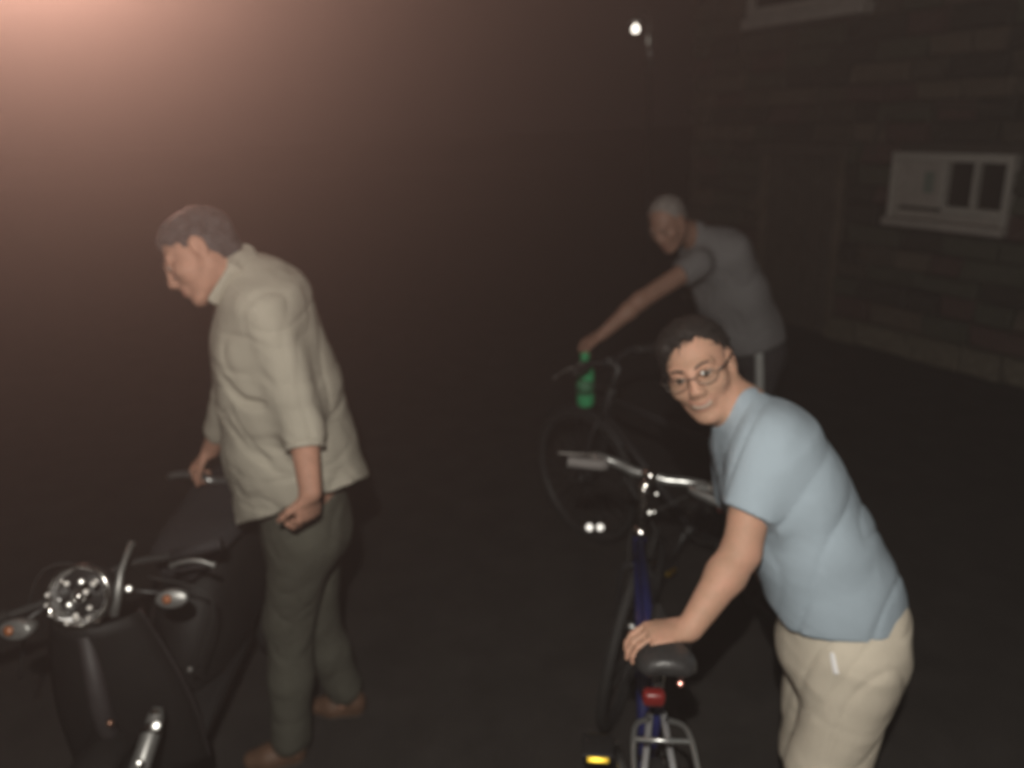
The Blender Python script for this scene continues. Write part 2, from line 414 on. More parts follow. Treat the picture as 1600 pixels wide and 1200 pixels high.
# door with planks and lintel
pw = (door[1]-door[0]-0.14)/5
for k in range(5):
    wb(MB().box((door[0]+0.07+pw*(k+.5), -0.045, 0.75), (pw-0.008, 0.03, 1.46), bev=0.004)).build('door_plank', M['darkwood'], building, smooth=False)
wb(MB().box((door[0]+0.035, -0.02, 0.75), (0.066, 0.07, 1.5), bev=0.005).box((door[1]-0.035, -0.02, 0.75), (0.066, 0.07, 1.5), bev=0.005)).build('door_jamb', STN[3], building, smooth=False)
wb(MB().box(((door[0]+door[1])/2, 0.0, 1.55), (door[1]-door[0]+0.10, 0.10, 0.095), bev=0.008)).build('lintel', M['darkwood'], building, smooth=False)
# small window: frame, blank panel on the left, two dark panes, deep sill
a, b, c, d = win; H_ = d-c
fr = MB()
fr.box(((a+b)/2, 0.0, d-0.03), (b-a, 0.09, 0.06), bev=0.006)
fr.box((a+0.022, 0.0, (c+d)/2), (0.044, 0.085, H_-0.122), bev=0.006).box((b-0.022, 0.0, (c+d)/2), (0.044, 0.085, H_-0.122), bev=0.006)
fr.box((a+0.42, 0.0, (c+d)/2+0.045), (0.05, 0.075, H_-0.214), bev=0.005)
fr.box(((a+0.445+b-0.044)/2, 0.003, (c+d)/2+0.045), (0.03, 0.06, H_-0.214), bev=0.004)
fr.box(((a+0.395+b)/2, 0.004, c+0.145), (b-a-0.489, 0.08, 0.045), bev=0.005)
w_ = wb(fr).build('window', M['paint'], building, smooth=False)
wb(MB().box((a+0.219, -0.012, (c+d)/2+0.043), (0.348, 0.03, H_-0.208))).build('panel', M['panel'], w_, smooth=False)
for k in range(2):
    pwid = (b-0.044-(a+0.445)-0.03)/2; x = a+0.445+pwid/2+k*(pwid+0.03)
    wb(MB().box((x, -0.03, (c+d)/2+0.045), (pwid-0.002, 0.012, H_-0.216))).build('pane', M['glass'], w_, smooth=False)
wb(MB().box(((a+b)/2, 0.02, c+0.03), (b-a+0.02, 0.13, 0.06), bev=0.008).box(((a+b)/2, -0.015, c+0.09), (b-a-0.092, 0.03, 0.055))).build('sill', M['panel'], w_, smooth=False)
wb(MB().box((a+0.30, 0.006, d-0.21), (0.075, 0.004, 0.15))).build('sticker', M['sticker'], w_, smooth=False)
# big window above
a, b, c, d = upw
fr = MB().box(((a+b)/2, 0.02, c+0.045), (b-a, 0.16, 0.09), bev=0.01)
fr.box((a+0.03, 0, (c+d)/2+0.05), (0.06, 0.08, d-c-0.1), bev=0.006).box((b-0.03, 0, (c+d)/2+0.05), (0.06, 0.08, d-c-0.1), bev=0.006)
fr.box(((a+b)/2, 0, c+0.13), (b-a-0.13, 0.07, 0.08), bev=0.005).box(((a+b)/2, 0, (c+0.2+d)/2), (0.05, 0.06, d-c-0.22), bev=0.005)
w_ = wb(fr).build('window', M['panel'], building, smooth=False)
for k in (0, 1):
    hw = (b-a-0.17)/2; x = a+0.06+hw/2+k*(hw+0.05)
    wb(MB().box((x, -0.025, (c+d)/2+0.08), (hw, 0.012, d-c-0.2))).build('pane', M['glass'], w_, smooth=False)
# raised moulding that arches left of and over the small window
ar = [on_wall(px, py) for px, py in [(1366, 245), (1368, 222), (1376, 200), (1392, 182), (1415, 172), (1450, 168), (1510, 166), (1590, 170)]]
wb(MB().tube(smooth_path([(s_, 0.02, z_) for s_, z_ in ar], 4), 0.016, 8)).build('wall_moulding', M['mortar'], building)

# ------------------------------------------------------------------ distant lamp
lp = W(1016, 44, 10.5)
lampr = empty('post_lamp', (lp[0], lp[1], 0), 'lit street lamp on a thin grey post at the far end of the yard', 'lamp')
MB().tube([(0, 0, 0), (0, 0, 0.5), (0, 0, lp[2]-0.45)], [0.05, 0.035, 0.03]).build('post', M['dark_paint'], lampr)
MB().tube([(0, 0, lp[2]-0.50), (0, 0, lp[2]-0.05)], 0.042).build('post_sleeve', M['alloy'], lampr)
b_ = W(993, 45, 10.5)-np.array([lp[0], lp[1], 0])
MB().tube(smooth_path([(0, 0, lp[2]-0.06), (-0.02, 0, b_[2]+0.14), (b_[0]*0.6, 0, b_[2]+0.2), (b_[0], 0, b_[2]+0.12)]), 0.014, 8).build('bracket_arm', M['iron'], lampr)
MB().lathe([(0.02, 0.10), (0.10, 0.075), (0.11, 0.06), (0.10, 0.055)], (b_[0], b_[1], b_[2]+0.02), n=20).build('lamp_shade', M['iron'], lampr)
MB().lathe([(0.010, 0.055), (0.022, 0.040), (0.040, 0.01), (0.043, -0.015), (0.033, -0.036), (0.010, -0.045)], b_, n=20).build('bulb', M['bulb'], lampr)

# ------------------------------------------------------------------ bicycles
def arc(c, R, a0, a1, n=12): return [(c[0]+R*math.cos(a0+(a1-a0)*i/n), 0, c[1]+R*math.sin(a0+(a1-a0)*i/n)) for i in range(n+1)]
def bicycle(loc, yaw, lean, steer, label, P):
    M = dict(globals()['M'])
    if P.get('dark'):
        for k_ in ('alloy', 'dull_alloy', 'chrome'): M[k_] = M['dark_rim']
    root = empty('bicycle', loc, label, 'bicycle', 'bicycles held by the men', (lean, 0, yaw))
    R = P.get('R', 0.335); FA = np.array([0.60, 0, R]); RA = np.array([-0.43, 0, R]); BB = np.array([0, 0, 0.28])
    HB = np.array([0.475, 0, 0.655]); HTp = np.array([0.425, 0, 0.79]); ST = np.array([-0.175, 0, 0.71]); SP = np.array([-0.215, 0, 0.865])
    ax = nrm(HTp-HB)
    SM = np.array(Matrix.Rotation(steer, 3, Vector(ax)))
    st = lambda v: HB+SM@(np.array(v, float)-HB)
    def wheel(c, fn):
        r = MB().torus(c, (0, 1, 0), R-0.032, 0.009, 56, 8, r2=0.012).map(fn).build('wheel', M['dark_rim'], root)
        MB().torus(c, (0, 1, 0), R-0.016, 0.017, 64, 10).map(fn).build('tyre', M['black_rubber'], r)
        sp = MB()
        for k in range(28):
            th = 2*PI*k/28; e = c+np.array([math.cos(th), 0, math.sin(th)])*(R-0.04)
            hth = th+(0.9 if k % 2 else -0.9); h = c+np.array([math.cos(hth)*0.02, 0.028*(1 if k % 4 < 2 else -1), math.sin(hth)*0.02])
            sp.tube([h, e], 0.0012, 4)
        sp.map(fn).build('spokes', M['spoke'], r)
        MB().lathe([(0.012, -0.055), (0.014, -0.03), (0.022, -0.028), (0.014, -0.02), (0.014, 0.02), (0.022, 0.028), (0.014, 0.03), (0.012, 0.055)], c, (0, 1, 0), 14).map(fn).build('hub', M['alloy'], r)
        return r
    idt = lambda v: v
    rw = wheel(RA, idt); fw = wheel(FA, st)
    fm = M[P['frame']]
    f = MB().tube([HB, HTp], 0.019, 12).tube([BB, ST+(SP-ST)*0.1], 0.0155, 12)
    f.tube([ST+np.array([0.005, 0, -0.02]), HTp+(HB-HTp)*0.2], 0.0155, 12).tube([BB, HB+(HTp-HB)*0.2], 0.0175, 12)
    f.build('frame', fm, root)
    f2 = MB()
    for s in (-1, 1):
        f2.tube([BB+(0, .03*s, 0), RA+(0.18, .05*s, 0), RA+(0, .062*s, 0)], [.010, .009, .007], 8).tube([ST+(0, .014*s, -.03), RA+(0.08, .045*s, .22), RA+(0, .062*s, 0)], [.008, .008, .006], 8)
    f2.build('rear_stays', M[P.get('stays', P['frame'])], root)
    fk = MB()
    for s in (-1, 1): fk.tube(smooth_path([HB+(0.004, .012*s, -.01), HB+(0.012, .048*s, -.045), HB+(.065, .052*s, -.2), FA+(0, .05*s, 0)], 4), 0.010, 8)
    fk.map(st).build('fork', M[P.get('fork', P['frame'])], root)
    # stem and handlebar
    stemtop = HTp+ax*P.get('stem_h', 0.17); bc = stemtop+np.array([0.055, 0, 0.01])
    stm = MB().tube([HTp-ax*0.0, stemtop], 0.0135, 12).tube([stemtop-ax*.012, bc], [0.015, 0.014], 12)
    stm.lathe([(0.022, -.012), (0.024, 0), (0.022, .012)], HTp+ax*0.008, ax, 16).lathe([(0.018, -.022), (0.019, 0), (0.018, .022)], bc, (0, 1, 0), 14)
    stm.map(st).build('stem', M['chrome'] if P.get('bright') else M['dull_alloy'], root)
    hw, rise, sweep = P.get('bar', (0.27, 0.035, 0.10))
    path = []
    for s in (-1, 1):
        h = [bc+(0, .05*s, 0), bc+(.012, .11*s, rise*.5), bc+(0.0, .17*s, rise), bc+(-sweep*.5, (hw-.09)*s, rise), bc+(-sweep, hw*s, rise*.9)]
        path.append(smooth_path(h, 5))
    full = path[0][::-1]+[bc]+path[1]
    bar = MB().tube(full, 0.0135, 12).map(st).build('handlebar', M['alloy'] if P.get('bright') else M['dark_paint'], root)
    for i, s in enumerate((-1, 1)):
        q = path[i]; n = len(q); gp = q[int(n*0.62):]+[q[-1]+(q[-1]-q[-2])*0.3]
        gm = M['grip_grey'] if P.get('grip_grey') == i else M['black_rubber']
        if P.get('bare') == i: gp = [q[-1]+(q[-2]-q[-1])*.4, q[-1]+(q[-1]-q[-2])*0.2]; gm = M['dull_alloy']
        MB().tube(gp, [0.0165]*len(gp), 12).map(st).build('grip', gm, bar)
        k = int(n*0.55); p0 = q[k]
        lv = smooth_path([p0+(0.012, 0, -.01), p0+(0.05, .02*s, -.02), p0+(.05, .07*s, -.03), p0+(.035, .12*s, -.035)], 4)
        MB().tube(lv, [0.008]+[0.0055]*(len(lv)-2)+[0.007], 8).lathe([(.014, -.012), (.015, .012)], p0, (0, 1, 0), 12).map(st).build('brake_lever', M['iron'], bar)
        cb = smooth_path([p0+(0.05, 0, -.01), p0+(.12, -.05*s, -.08), HTp+(.06, -.03*s, -.02), HB+(-.05, -.02*s, .02)], 6)
        MB().tube(cb, 0.0028, 6).map(st).build('brake_cable', M['black_rubber'], root)
    bell = path[0][6]
    # saddle
    sd = MB(); secs = [(-.135, .050, .018, 0.012), (-.12, .072, .028, .012), (-.08, .078, .032, .008), (-.03, .062, .032, .002), (.03, .036, .028, 0), (.09, .022, .022, .001), (.125, .015, .015, -.004), (.135, .006, .008, -.008)]
    base = len(sd.V); n = 14; sc_ = SP+np.array([-0.0, 0, 0.045])
    for (x, wd, hh, dz) in secs:
        for k in range(n):
            th = 2*PI*k/n; y = .80*wd*math.cos(th); wd_ = wd; zz = .85*hh*math.sin(th)*(0.9 if math.sin(th) > 0 else 0.8) - 0.010*(abs(math.cos(th))**3)
            sd.V.append(sc_+np.array([x*.9, y, zz+dz]))
    for i in range(len(secs)-1):
        for k in range(n): k2 = (k+1) % n; sd.F.append((i*n+k, i*n+k2, (i+1)*n+k2, (i+1)*n+k))
    sd.F.append(tuple(range(n))[::-1]); sd.F.append(tuple((len(secs)-1)*n+k for k in range(n)))
    sdo = sd.build('saddle', M['saddle'], root)
    rl = MB()
    for s in (-1, 1): rl.tube(smooth_path([sc_+(-.11, .04*s, -.005), sc_+(-.06, .024*s, -.045), sc_+(.03, .022*s, -.045), sc_+(.1, .008*s, -.01)], 4), 0.0035, 6)
    rl.build('rails', M['dull_alloy'], sdo)
    MB().tube([ST, SP+(0, 0, .0)], 0.0125, 12).lathe([(.02, -.02), (.02, .02)], SP+(0, 0, 0.0), (0, 1, 0), 12).build('seat_post', M['alloy'], root)
    # drivetrain
    ca = P.get('crank', -2.3)
    cr = MB().lathe([(.02, -.04), (.02, .04)], BB, (0, 1, 0), 14).torus(BB+(0, -.045, 0), (0, 1, 0), .082, .006, 36, 6, r2=.003)
    for k in range(5): th = k*2*PI/5; cr.tube([BB+(0, -.045, 0), BB+np.array([math.cos(th)*.08, -.045, math.sin(th)*.08])], .006, 6)
    cro = cr.build('chainring', M['dull_alloy'], root)
    for s, an in ((1, ca), (-1, ca+PI)):
        e = BB+np.array([math.cos(an)*.17, .065*s, math.sin(an)*.17])
        MB().tube([BB+(0, .05*s, 0), e], [.012, .009], 8).build('crank_arm', M['alloy'], cro)
        pd = MB().box(e+(0, .055*s, 0), (.085, .09, .022), bev=.005).build('pedal', M['black_plastic'], root)
        for q in (-1, 1):
            MB().box(e+(q*.0455, .055*s, 0), (.009, .062, .018), bev=.003, R=np.array(Matrix.Rotation(-q*P.get('rtilt', 0.5), 3, 'Y'))).build('reflector', M['amber_refl'], pd)
    ch = MB()
    for dz in (-1, 1): ch.tube([BB+(0, -.045, .082*dz), RA+(0, -.045, .035*dz)], .004, 6)
    ch.torus(RA+(0, -.045, 0), (0, 1, 0), .035, .006, 20, 6).build('chain', M['iron'], root)
    if P.get('mudguard'):
        for c, fn in ((RA, idt), (FA, st)):
            g = MB(); n = 26; a0, a1 = (0.35, 2.75) if c is RA else (0.7, 2.4)
            for i in range(n+1):
                th = a0+(a1-a0)*i/n
                for y, rr in ((-.026, R+.006), (-.014, R+.016), (0, R+.019), (.014, R+.016), (.026, R+.006), (.024, R+.003), (0, R+.015), (-.024, R+.003)):
                    g.V.append(c+np.array([math.cos(th)*rr, y, math.sin(th)*rr]))
            for i in range(n):
                for k in range(8): k2 = (k+1) % 8; g.F.append((i*8+k, (i+1)*8+k, (i+1)*8+k2, i*8+k2))
            g.map(fn).build('mudguard', M[P['mudguard']], root)
    if P.get('rack'):
        k = MB(); zt = R+.115+.25*0
        zt = 0.72
        for s in (-1, 1):
            k.tube(smooth_path([ST+(-.03, .02*s, -.02), (-.27, .055*s, zt), (-.40, .062*s, zt), (-.60, .055*s, zt), (-.635, .02*s, zt)], 4), .0055, 8)
            k.tube([RA+(0, .075*s, .01), (-.42, .068*s, zt)], .0055, 8).tube([RA+(0, .075*s, .01), (-.55, .062*s, zt)], .0055, 8)
        k.tube([(-.635, -.022, zt), (-.635, .022, zt)], .0055, 8).tube([(-.30, -.055, zt), (-.30, .055, zt)], .0055, 8).tube([(-.45, -.06, zt), (-.45, .06, zt)], .0055, 8)
        k.build('rear_rack', M['alloy'], root)
    if P.get('tail'):
        tl = MB().box(SP+(-.075, 0.02, -.045), (.03, .046, .034), bev=.01).build('tail_light', M['red_lens'], root)
        MB().tube([SP+(-.06, .02, -.045), SP+(-.01, 0, -.05)], .006, 8).build('bracket', M['black_plastic'], tl)
    return root, st, path

b2, st2, pth2 = bicycle((0.295, 1.585, 0), math.radians(84), math.radians(1), math.radians(-20),
    'blue bicycle with silver handlebar and rear rack, seen from behind',
    dict(frame='blue_paint', stays='silver_paint', fork='dark_paint', bright=True, rack=True, tail=True, stem_h=.19, bar=(.215, .012, .07), grip_grey=1, bare=0, crank=-.20, rtilt=.8))
b3, st3, pth3 = bicycle((0.731, 2.904, 0), math.radians(132), math.radians(-2), math.radians(-5),
    'dark bicycle at the back, handlebar held by the man in grey',
    dict(dark=True, frame='dark_paint', stem_h=.14, bar=(.25, .02, .05), mudguard='dark_paint', crank=-1.2, R=.33))

for (px, py, Y, r) in ((1026, 772, 1.93, .007), (1015, 801, 1.93, .008), (1022, 800, 1.925, .006), (1063, 1068, 1.28, .008)):  # added stem glints turned to the flash, and a red reflector
    p = W(px, py, Y); o = MB().lathe(DISC(r), (0, 0, 0), HALF(p), 14).build('stem_glint' if py < 1000 else 'reflector', M['polished'] if py < 1000 else M['red_refl'], None)
    o.parent = b2; bpy.context.view_layer.update(); o.matrix_world = Matrix.Translation(p)
# white spoke reflectors low on the far bicycle's front wheel
for px in (921, 938):
    p = W(px, 824, 3.32)
    o = MB().lathe([(.0005, .0042), (.012, .004), (.019, .0035), (.021, .002), (.021, -.004), (.018, -.008)], (0, 0, 0), nrm(FLASH+CC-2*p), 18).build('reflector', M['white_refl'], None)
    o.parent = b3; bpy.context.view_layer.update(); o.matrix_world = Matrix.Translation(p)

for (px, py, r, mt) in ((1126, 796, .013, 'red_dim'), (1137, 808, .009, 'dull_glint')):
    p = W(px, py, 2.55); o = MB().lathe(DISC(r), (0, 0, 0), HALF(p), 14).build('reflector', M[mt] if mt in M else mat(mt, (.75, .30, .26), .6, metal=1.0), None)
    o.parent = b3; bpy.context.view_layer.update(); o.matrix_world = Matrix.Translation(p)

# ------------------------------------------------------------------ moped, nose towards the camera
mo = W(126, 930, 1.66); mx = mo[0]
moped = empty('motor_scooter', (mx, 1.66, 0), 'dark motor scooter with round chrome headlamp and amber turn signals, nose to the camera', 'scooter', None, (0, 0, 0))
mz = mo[2]
def sloc(px, py, Y): return W(px, py, Y)-np.array([mx, 1.66, 0])
to_cam = nrm(CC-mo)
# headlamp: dark shell, faceted reflector bowl, lens rim, bulb
hl = MB().lathe([(.02, -.10), (.05, -.085), (.072, -.045), (.078, -.01), (.078, .0)], (0, 0, mz), nrm([0.0, -1, .32]), 28).build('headlamp', M['black_plastic'], moped)
ha = nrm([0.05, -1, .42]); bm_ = MB()
a_ = nrm(np.cross(ha, (0, 0, 1))); bq = np.cross(ha, a_)
rings = [(.012, -.028), (.026, -.024), (.040, -.016), (.054, -.006), (.069, .010)]
nseg = 16
for i, (r, h) in enumerate(rings):
    for k in range(nseg):
        th = 2*PI*(k+0.5*(i % 2))/nseg; jit = random.uniform(-.007, .007)
        bm_.V.append(np.array([0, 0, mz])+ha*(h+jit)+r*(math.cos(th)*a_+math.sin(th)*bq))
for i in range(len(rings)-1):
    for k in range(nseg):
        k2 = (k+1) % nseg; A, B, C_, D_ = i*nseg+k, i*nseg+k2, (i+1)*nseg+k2, (i+1)*nseg+k
        bm_.F += [(A, B, D_), (B, C_, D_)]
bm_.F.append(tuple(range(nseg)))
bm_.build('reflector_bowl', mat('lamp_reflector', (.80, .80, .78), .33, metal=1.0, var=.35, vscale=45), hl, smooth=False)
MB().torus((0, 0, mz)+ha*.012, ha, .073, .006, 40, 8).build('rim', M['chrome'], hl)
MB().lathe([(.018, -.03), (.020, 0), (.015, .016), (.001, .023)], (0, 0, mz), ha, 16).build('bulb_shield', M['chrome'], hl)
gl = bpy.data.materials.new('clear_lens'); gl.use_nodes = True
gn = gl.node_tree.nodes; gn.remove(gn['Principled BSDF']); tr_ = gn.new('ShaderNodeBsdfTransparent'); tr_.inputs[0].default_value = (.92, .93, .92, 1); gy = gn.new('ShaderNodeBsdfGlossy'); gy.inputs['Roughness'].default_value = .08; mx_ = gn.new('ShaderNodeMixShader'); mx_.inputs[0].default_value = .07; gl.node_tree.links.new(tr_.outputs[0], mx_.inputs[1]); gl.node_tree.links.new(gy.outputs[0], mx_.inputs[2]); gl.node_tree.links.new(mx_.outputs[0], gn['Material Output'].inputs[0])
# two amber turn signals on stalks
for (px, py, Y, sgn) in ((268, 936, 1.70, 1), (22, 985, 1.56, -1)):
    p = sloc(px, py, Y); ts = MB().lathe([(.006, -.05), (.018, -.042), (.026, -.015), (.027, 0), (.023, .004)], p, nrm([.15*sgn, -1, .35]), 20).map(lambda v, p=p: p+(v-p)*np.array([1.5, 1, .85])).build('turn_signal', M['dull_alloy'], moped)
    MB().lathe([(.013, .003), (.010, .009), (.001, .013)], p+(-.01, 0, .0), nrm([.15*sgn, -1, .5]), 18).build('lens', M['amber_lens'], ts)
    MB().tube([p+(0, .02, 0), (0.05*sgn, .04, mz-.01)], .007, 8).build('stalk', M['black_plastic'], ts)
# handlebar
hb = [sloc(10, 962, 1.70), sloc(60, 945, 1.74), sloc(130, 915, 1.80), sloc(205, 880, 1.84), sloc(270, 868, 1.86), sloc(345, 848, 1.86)]
bar = MB().tube(smooth_path(hb, 4), .011, 10).build('handlebar', M['black_rubber'], moped)
MB().tube([hb[4], hb[5]], [.0165, .0165], 12).build('grip', M['seat_grey'], bar)
MB().tube([hb[0], hb[0]+(hb[0]-hb[1])*1.2], .0165, 12).build('grip', M['black_rubber'], bar)
lv = smooth_path([sloc(268, 884, 1.80), sloc(285, 878, 1.79), sloc(310, 876, 1.79), sloc(336, 884, 1.79)], 4)
MB().tube(lv, [.011]+[.0065]*(len(lv)-2)+[.0095], 8).build('brake_lever', M['dull_alloy'], bar)
lv = smooth_path([sloc(205, 920, 1.72), sloc(250, 905, 1.80)], 4)
MB().tube([sloc(178, 962, 1.66), sloc(184, 925, 1.68), sloc(188, 896, 1.7), sloc(196, 872, 1.74), sloc(206, 848, 1.78)], [.011, .011, .008, .007, .010], 10).build('mirror_stem', M['dull_alloy'], bar)
MB().lathe(DISC(.010), sloc(201, 920, 1.66), HALF(W(201, 920, 1.66)), 16).build('mirror_stem_glint', M['polished'], bar)  # added disc that returns the flash as a glint
for q in ((127, 909), (108, 945)): MB().lathe(DISC(.0085), sloc(*q, 1.58), HALF(W(*q, 1.58)), 16).build('bowl_glint', M['polished'], hl)  # discs added over the headlamp, angled to make bright flash glints
for q in ((74, 930), (72, 946), (79, 960), (104, 974), (120, 966), (118, 962), (134, 925), (146, 912), (150, 908), (138, 966), (104, 912), (96, 908), (140, 950)):
    MB().lathe(DISC(random.uniform(.005, .008)), sloc(*q, 1.585), HALF(W(*q, 1.585)), 12).build('dull_glint_disc', M['dull_glint'], hl)  # duller discs added to imitate sparkle in the headlamp
for q in ((152, 972), ):
    MB().lathe([(.001, .008), (.006, .005), (.008, 0)], sloc(*q, 1.60), to_cam, 12).build('rim_screw', M['chrome'], hl)
for (q0, q1, q2) in (((230, 900), (330, 935), (312, 1042)), ((150, 880), (60, 900), (30, 1060))):
    MB().tube(smooth_path([sloc(*q0, 1.78), sloc(*q1, 1.76), sloc(*q2, 1.78)], 8), .0035, 6).build('control_cable', M['black_rubber'], moped)
MB().lathe([(.001, .006), (.006, .004), (.008, -.004)], sloc(297, 1046, 1.74), nrm(to_cam+(.1, 0, .1)), 12).build('cable_end', M['dull_alloy'], moped)
# front leg shield: curved panel below the lamp, broad and dark with a lighter edge trim
sh = MB(); rows = 14; cols = 11
for i in range(rows+1):
    t = i/rows; zc = mz-.085-t*.52; hw_ = .105+.075*math.sin(min(1, t*1.3)*PI/2); y0 = -.005+.05*t
    for k in range(cols+1):
        u = -1+2*k/cols; sh.V.append(np.array([hw_*u-0.005, y0+.075*u*u-.02, zc+.012*(1-u*u)]))
for i in range(rows):
    for k in range(cols): a0_ = i*(cols+1)+k; sh.F.append((a0_, a0_+1, a0_+cols+2, a0_+cols+1))
sho = sh.build('leg_shield', M['scooter'], moped); md = sho.modifiers.new('thick', 'SOLIDIFY'); md.thickness = .012
for s in (-1, 1):
    MB().tube([sh.V[i*(cols+1)+(cols if s > 0 else 0)] for i in range(rows+1)], .0085, 8).build('edge_trim', M['scooter_grey'], sho)
MB().tube([(0, -.02, mz-.10), (0, -.034, mz-.3), (0, -.02, mz-.55)], [.018, .026, .022], 10).build('centre_rib', M['scooter_grey'], sho)
MB().lathe([(.001, .006), (.008, .004), (.010, -.004)], sloc(172, 1130, 1.60), to_cam, 12).build('screw', mat('copper_screw', (.5, .28, .2), .3, metal=.9), moped)
# front wheel, fender, fork
wc = np.array([0, -.10, .225])
fw_ = MB().torus(wc, (1, 0, 0), .165, .014, 36, 8, r2=.03).build('wheel', M['dull_alloy'], moped)
MB().torus(wc, (1, 0, 0), .19, .038, 40, 12).build('tyre', M['black_rubber'], fw_)
hubm = MB().lathe([(.03, -.05), (.055, -.03), (.055, .03), (.03, .05)], wc, (1, 0, 0), 18)
for k in range(5):
    th = k*2*PI/5; hubm.tube([wc, wc+np.array([0, math.cos(th), math.sin(th)])*.16], .013, 8)
hubm.build('hub', M['dull_alloy'], fw_)
g = MB(); n = 20
for i in range(n+1):
    th = 0.1+(2.9)*i/n
    for x, rr in ((-.062, .235), (-.05, .26), (0, .275), (.05, .26), (.062, .235), (.055, .23), (0, .265), (-.055, .23)):
        g.V.append(wc+np.array([x, -math.cos(th)*rr, math.sin(th)*rr]))
for i in range(n):
    for k in range(8): k2 = (k+1) % 8; g.F.append((i*8+k, (i+1)*8+k, (i+1)*8+k2, i*8+k2))
g.build('front_fender', M['scooter'], moped)
c1, c2, c3 = sloc(247, 1106, 1.60), sloc(238, 1140, 1.56), sloc(205, 1240, 1.42)
gd = MB().tube([c1, c1*.6+c2*.4, c2, c3, (c3[0]-.06, c3[1]+.02, .23)], [.012, .020, .0225, .024, .02], 16).build('fork_leg', M['dull_alloy'], moped)
MB().lathe([(.008, .018), (.022, .012), (.026, 0), (.024, -.012)], c2+(0, -.004, .0), nrm(c1-c3), 18).build('collar', M['chrome'], gd)
MB().lathe(DISC(.013), sloc(244, 1134, 1.52), HALF(W(244, 1134, 1.52)), 16).map(lambda v: v).build('fork_glint', M['polished'], gd)  # disc added for a flash glint on the fork
MB().lathe(DISC(.009), sloc(217, 1192, 1.42), HALF(W(217, 1192, 1.42)), 16).build('fork_glint', M['polished'], gd)  # second added glint disc, lower on the fork
MB().lathe([(.001, .012), (.011, .008), (.014, 0)], c1+(0, -.018, -.004), to_cam, 14).build('bolt', M['chrome'], gd)
MB().lathe([(.001, .010), (.010, .006), (.012, 0)], c2*.35+c3*.65+(0, -.026, .01), to_cam, 14).build('bolt', M['chrome'], gd)
# body behind: floor board, seat hump, seat, rear wheel, tail rack
bd = MB().box((0.02, .42, .30), (.26, .50, .05), bev=.02).build('floor_board', M['black_plastic'], moped)
sx = sloc(340, 775, 2.28)
bs = MB(); secs = [(.30, .02, .30, .40), (.38, .10, .30, .62), (.55, .13, .30, .72), (.80, .13, .34, .76), (1.0, .10, .42, .76), (1.06, .05, .50, .72)]
for (y, hw_, zb, zt_) in secs:
    for k in range(12):
        th = 2*PI*k/12; bs.V.append(np.array([.04+.10*(y-.3)+hw_*math.copysign(abs(math.cos(th))**.7, math.cos(th)), y, (zb+zt_)/2+(zt_-zb)/2*math.copysign(abs(math.sin(th))**.7, math.sin(th))]))
for i in range(len(secs)-1):
    for k in range(12): k2 = (k+1) % 12; bs.F.append((i*12+k, i*12+k2, (i+1)*12+k2, (i+1)*12+k))
bs.F += [tuple(range(12))[::-1], tuple(60+k for k in range(12))]
bs.build('body_cover', M['scooter'], moped)
st_ = MB(); secs = [(.36, .05, .74), (.42, .11, .775), (.56, .135, .79), (.64, .14, .79), (.72, .14, .815), (.86, .13, .825), (.96, .10, .815), (1.0, .05, .80)]
for (y, hw_, zt_) in secs:
    for k in range(12):
        th = 2*PI*k/12; st_.V.append(np.array([.06+.11*(y-.3)+hw_*math.cos(th), y, zt_-.03+.035*math.copysign(abs(math.sin(th))**.6, math.sin(th))]))
for i in range(len(secs)-1):
    for k in range(12): k2 = (k+1) % 12; st_.F.append((i*12+k, i*12+k2, (i+1)*12+k2, (i+1)*12+k))
st_.F += [tuple(range(12))[::-1], tuple(84+k for k in range(12))]
st_.build('seat', M['seat_grey'], moped)
wc2 = np.array([.12, .98, .225])
rw_ = MB().torus(wc2, (1, 0, 0), .165, .014, 36, 8, r2=.03).build('wheel', M['dull_alloy'], moped)
MB().torus(wc2, (1, 0, 0), .19, .038, 40, 12).build('tyre', M['black_rubber'], rw_)
MB().lathe([(.03, -.06), (.08, -.03), (.08, .03), (.03, .06)], wc2, (1, 0, 0), 18).build('hub', M['dull_alloy'], rw_)
# grab rail under the man's hand
gh = WZ(303, 742, .865)-np.array([mx, 1.66, 0])
MB().tube(smooth_path([(.02, .93, .76), gh+(-.10, .06, -.03), gh+(-.04, .02, -.005), gh+(.03, -.01, .0), gh+(.075, -.03, -.01), (.20, .88, .76)], 5), .012, 10).build('grab_rail', M['alloy'], moped)

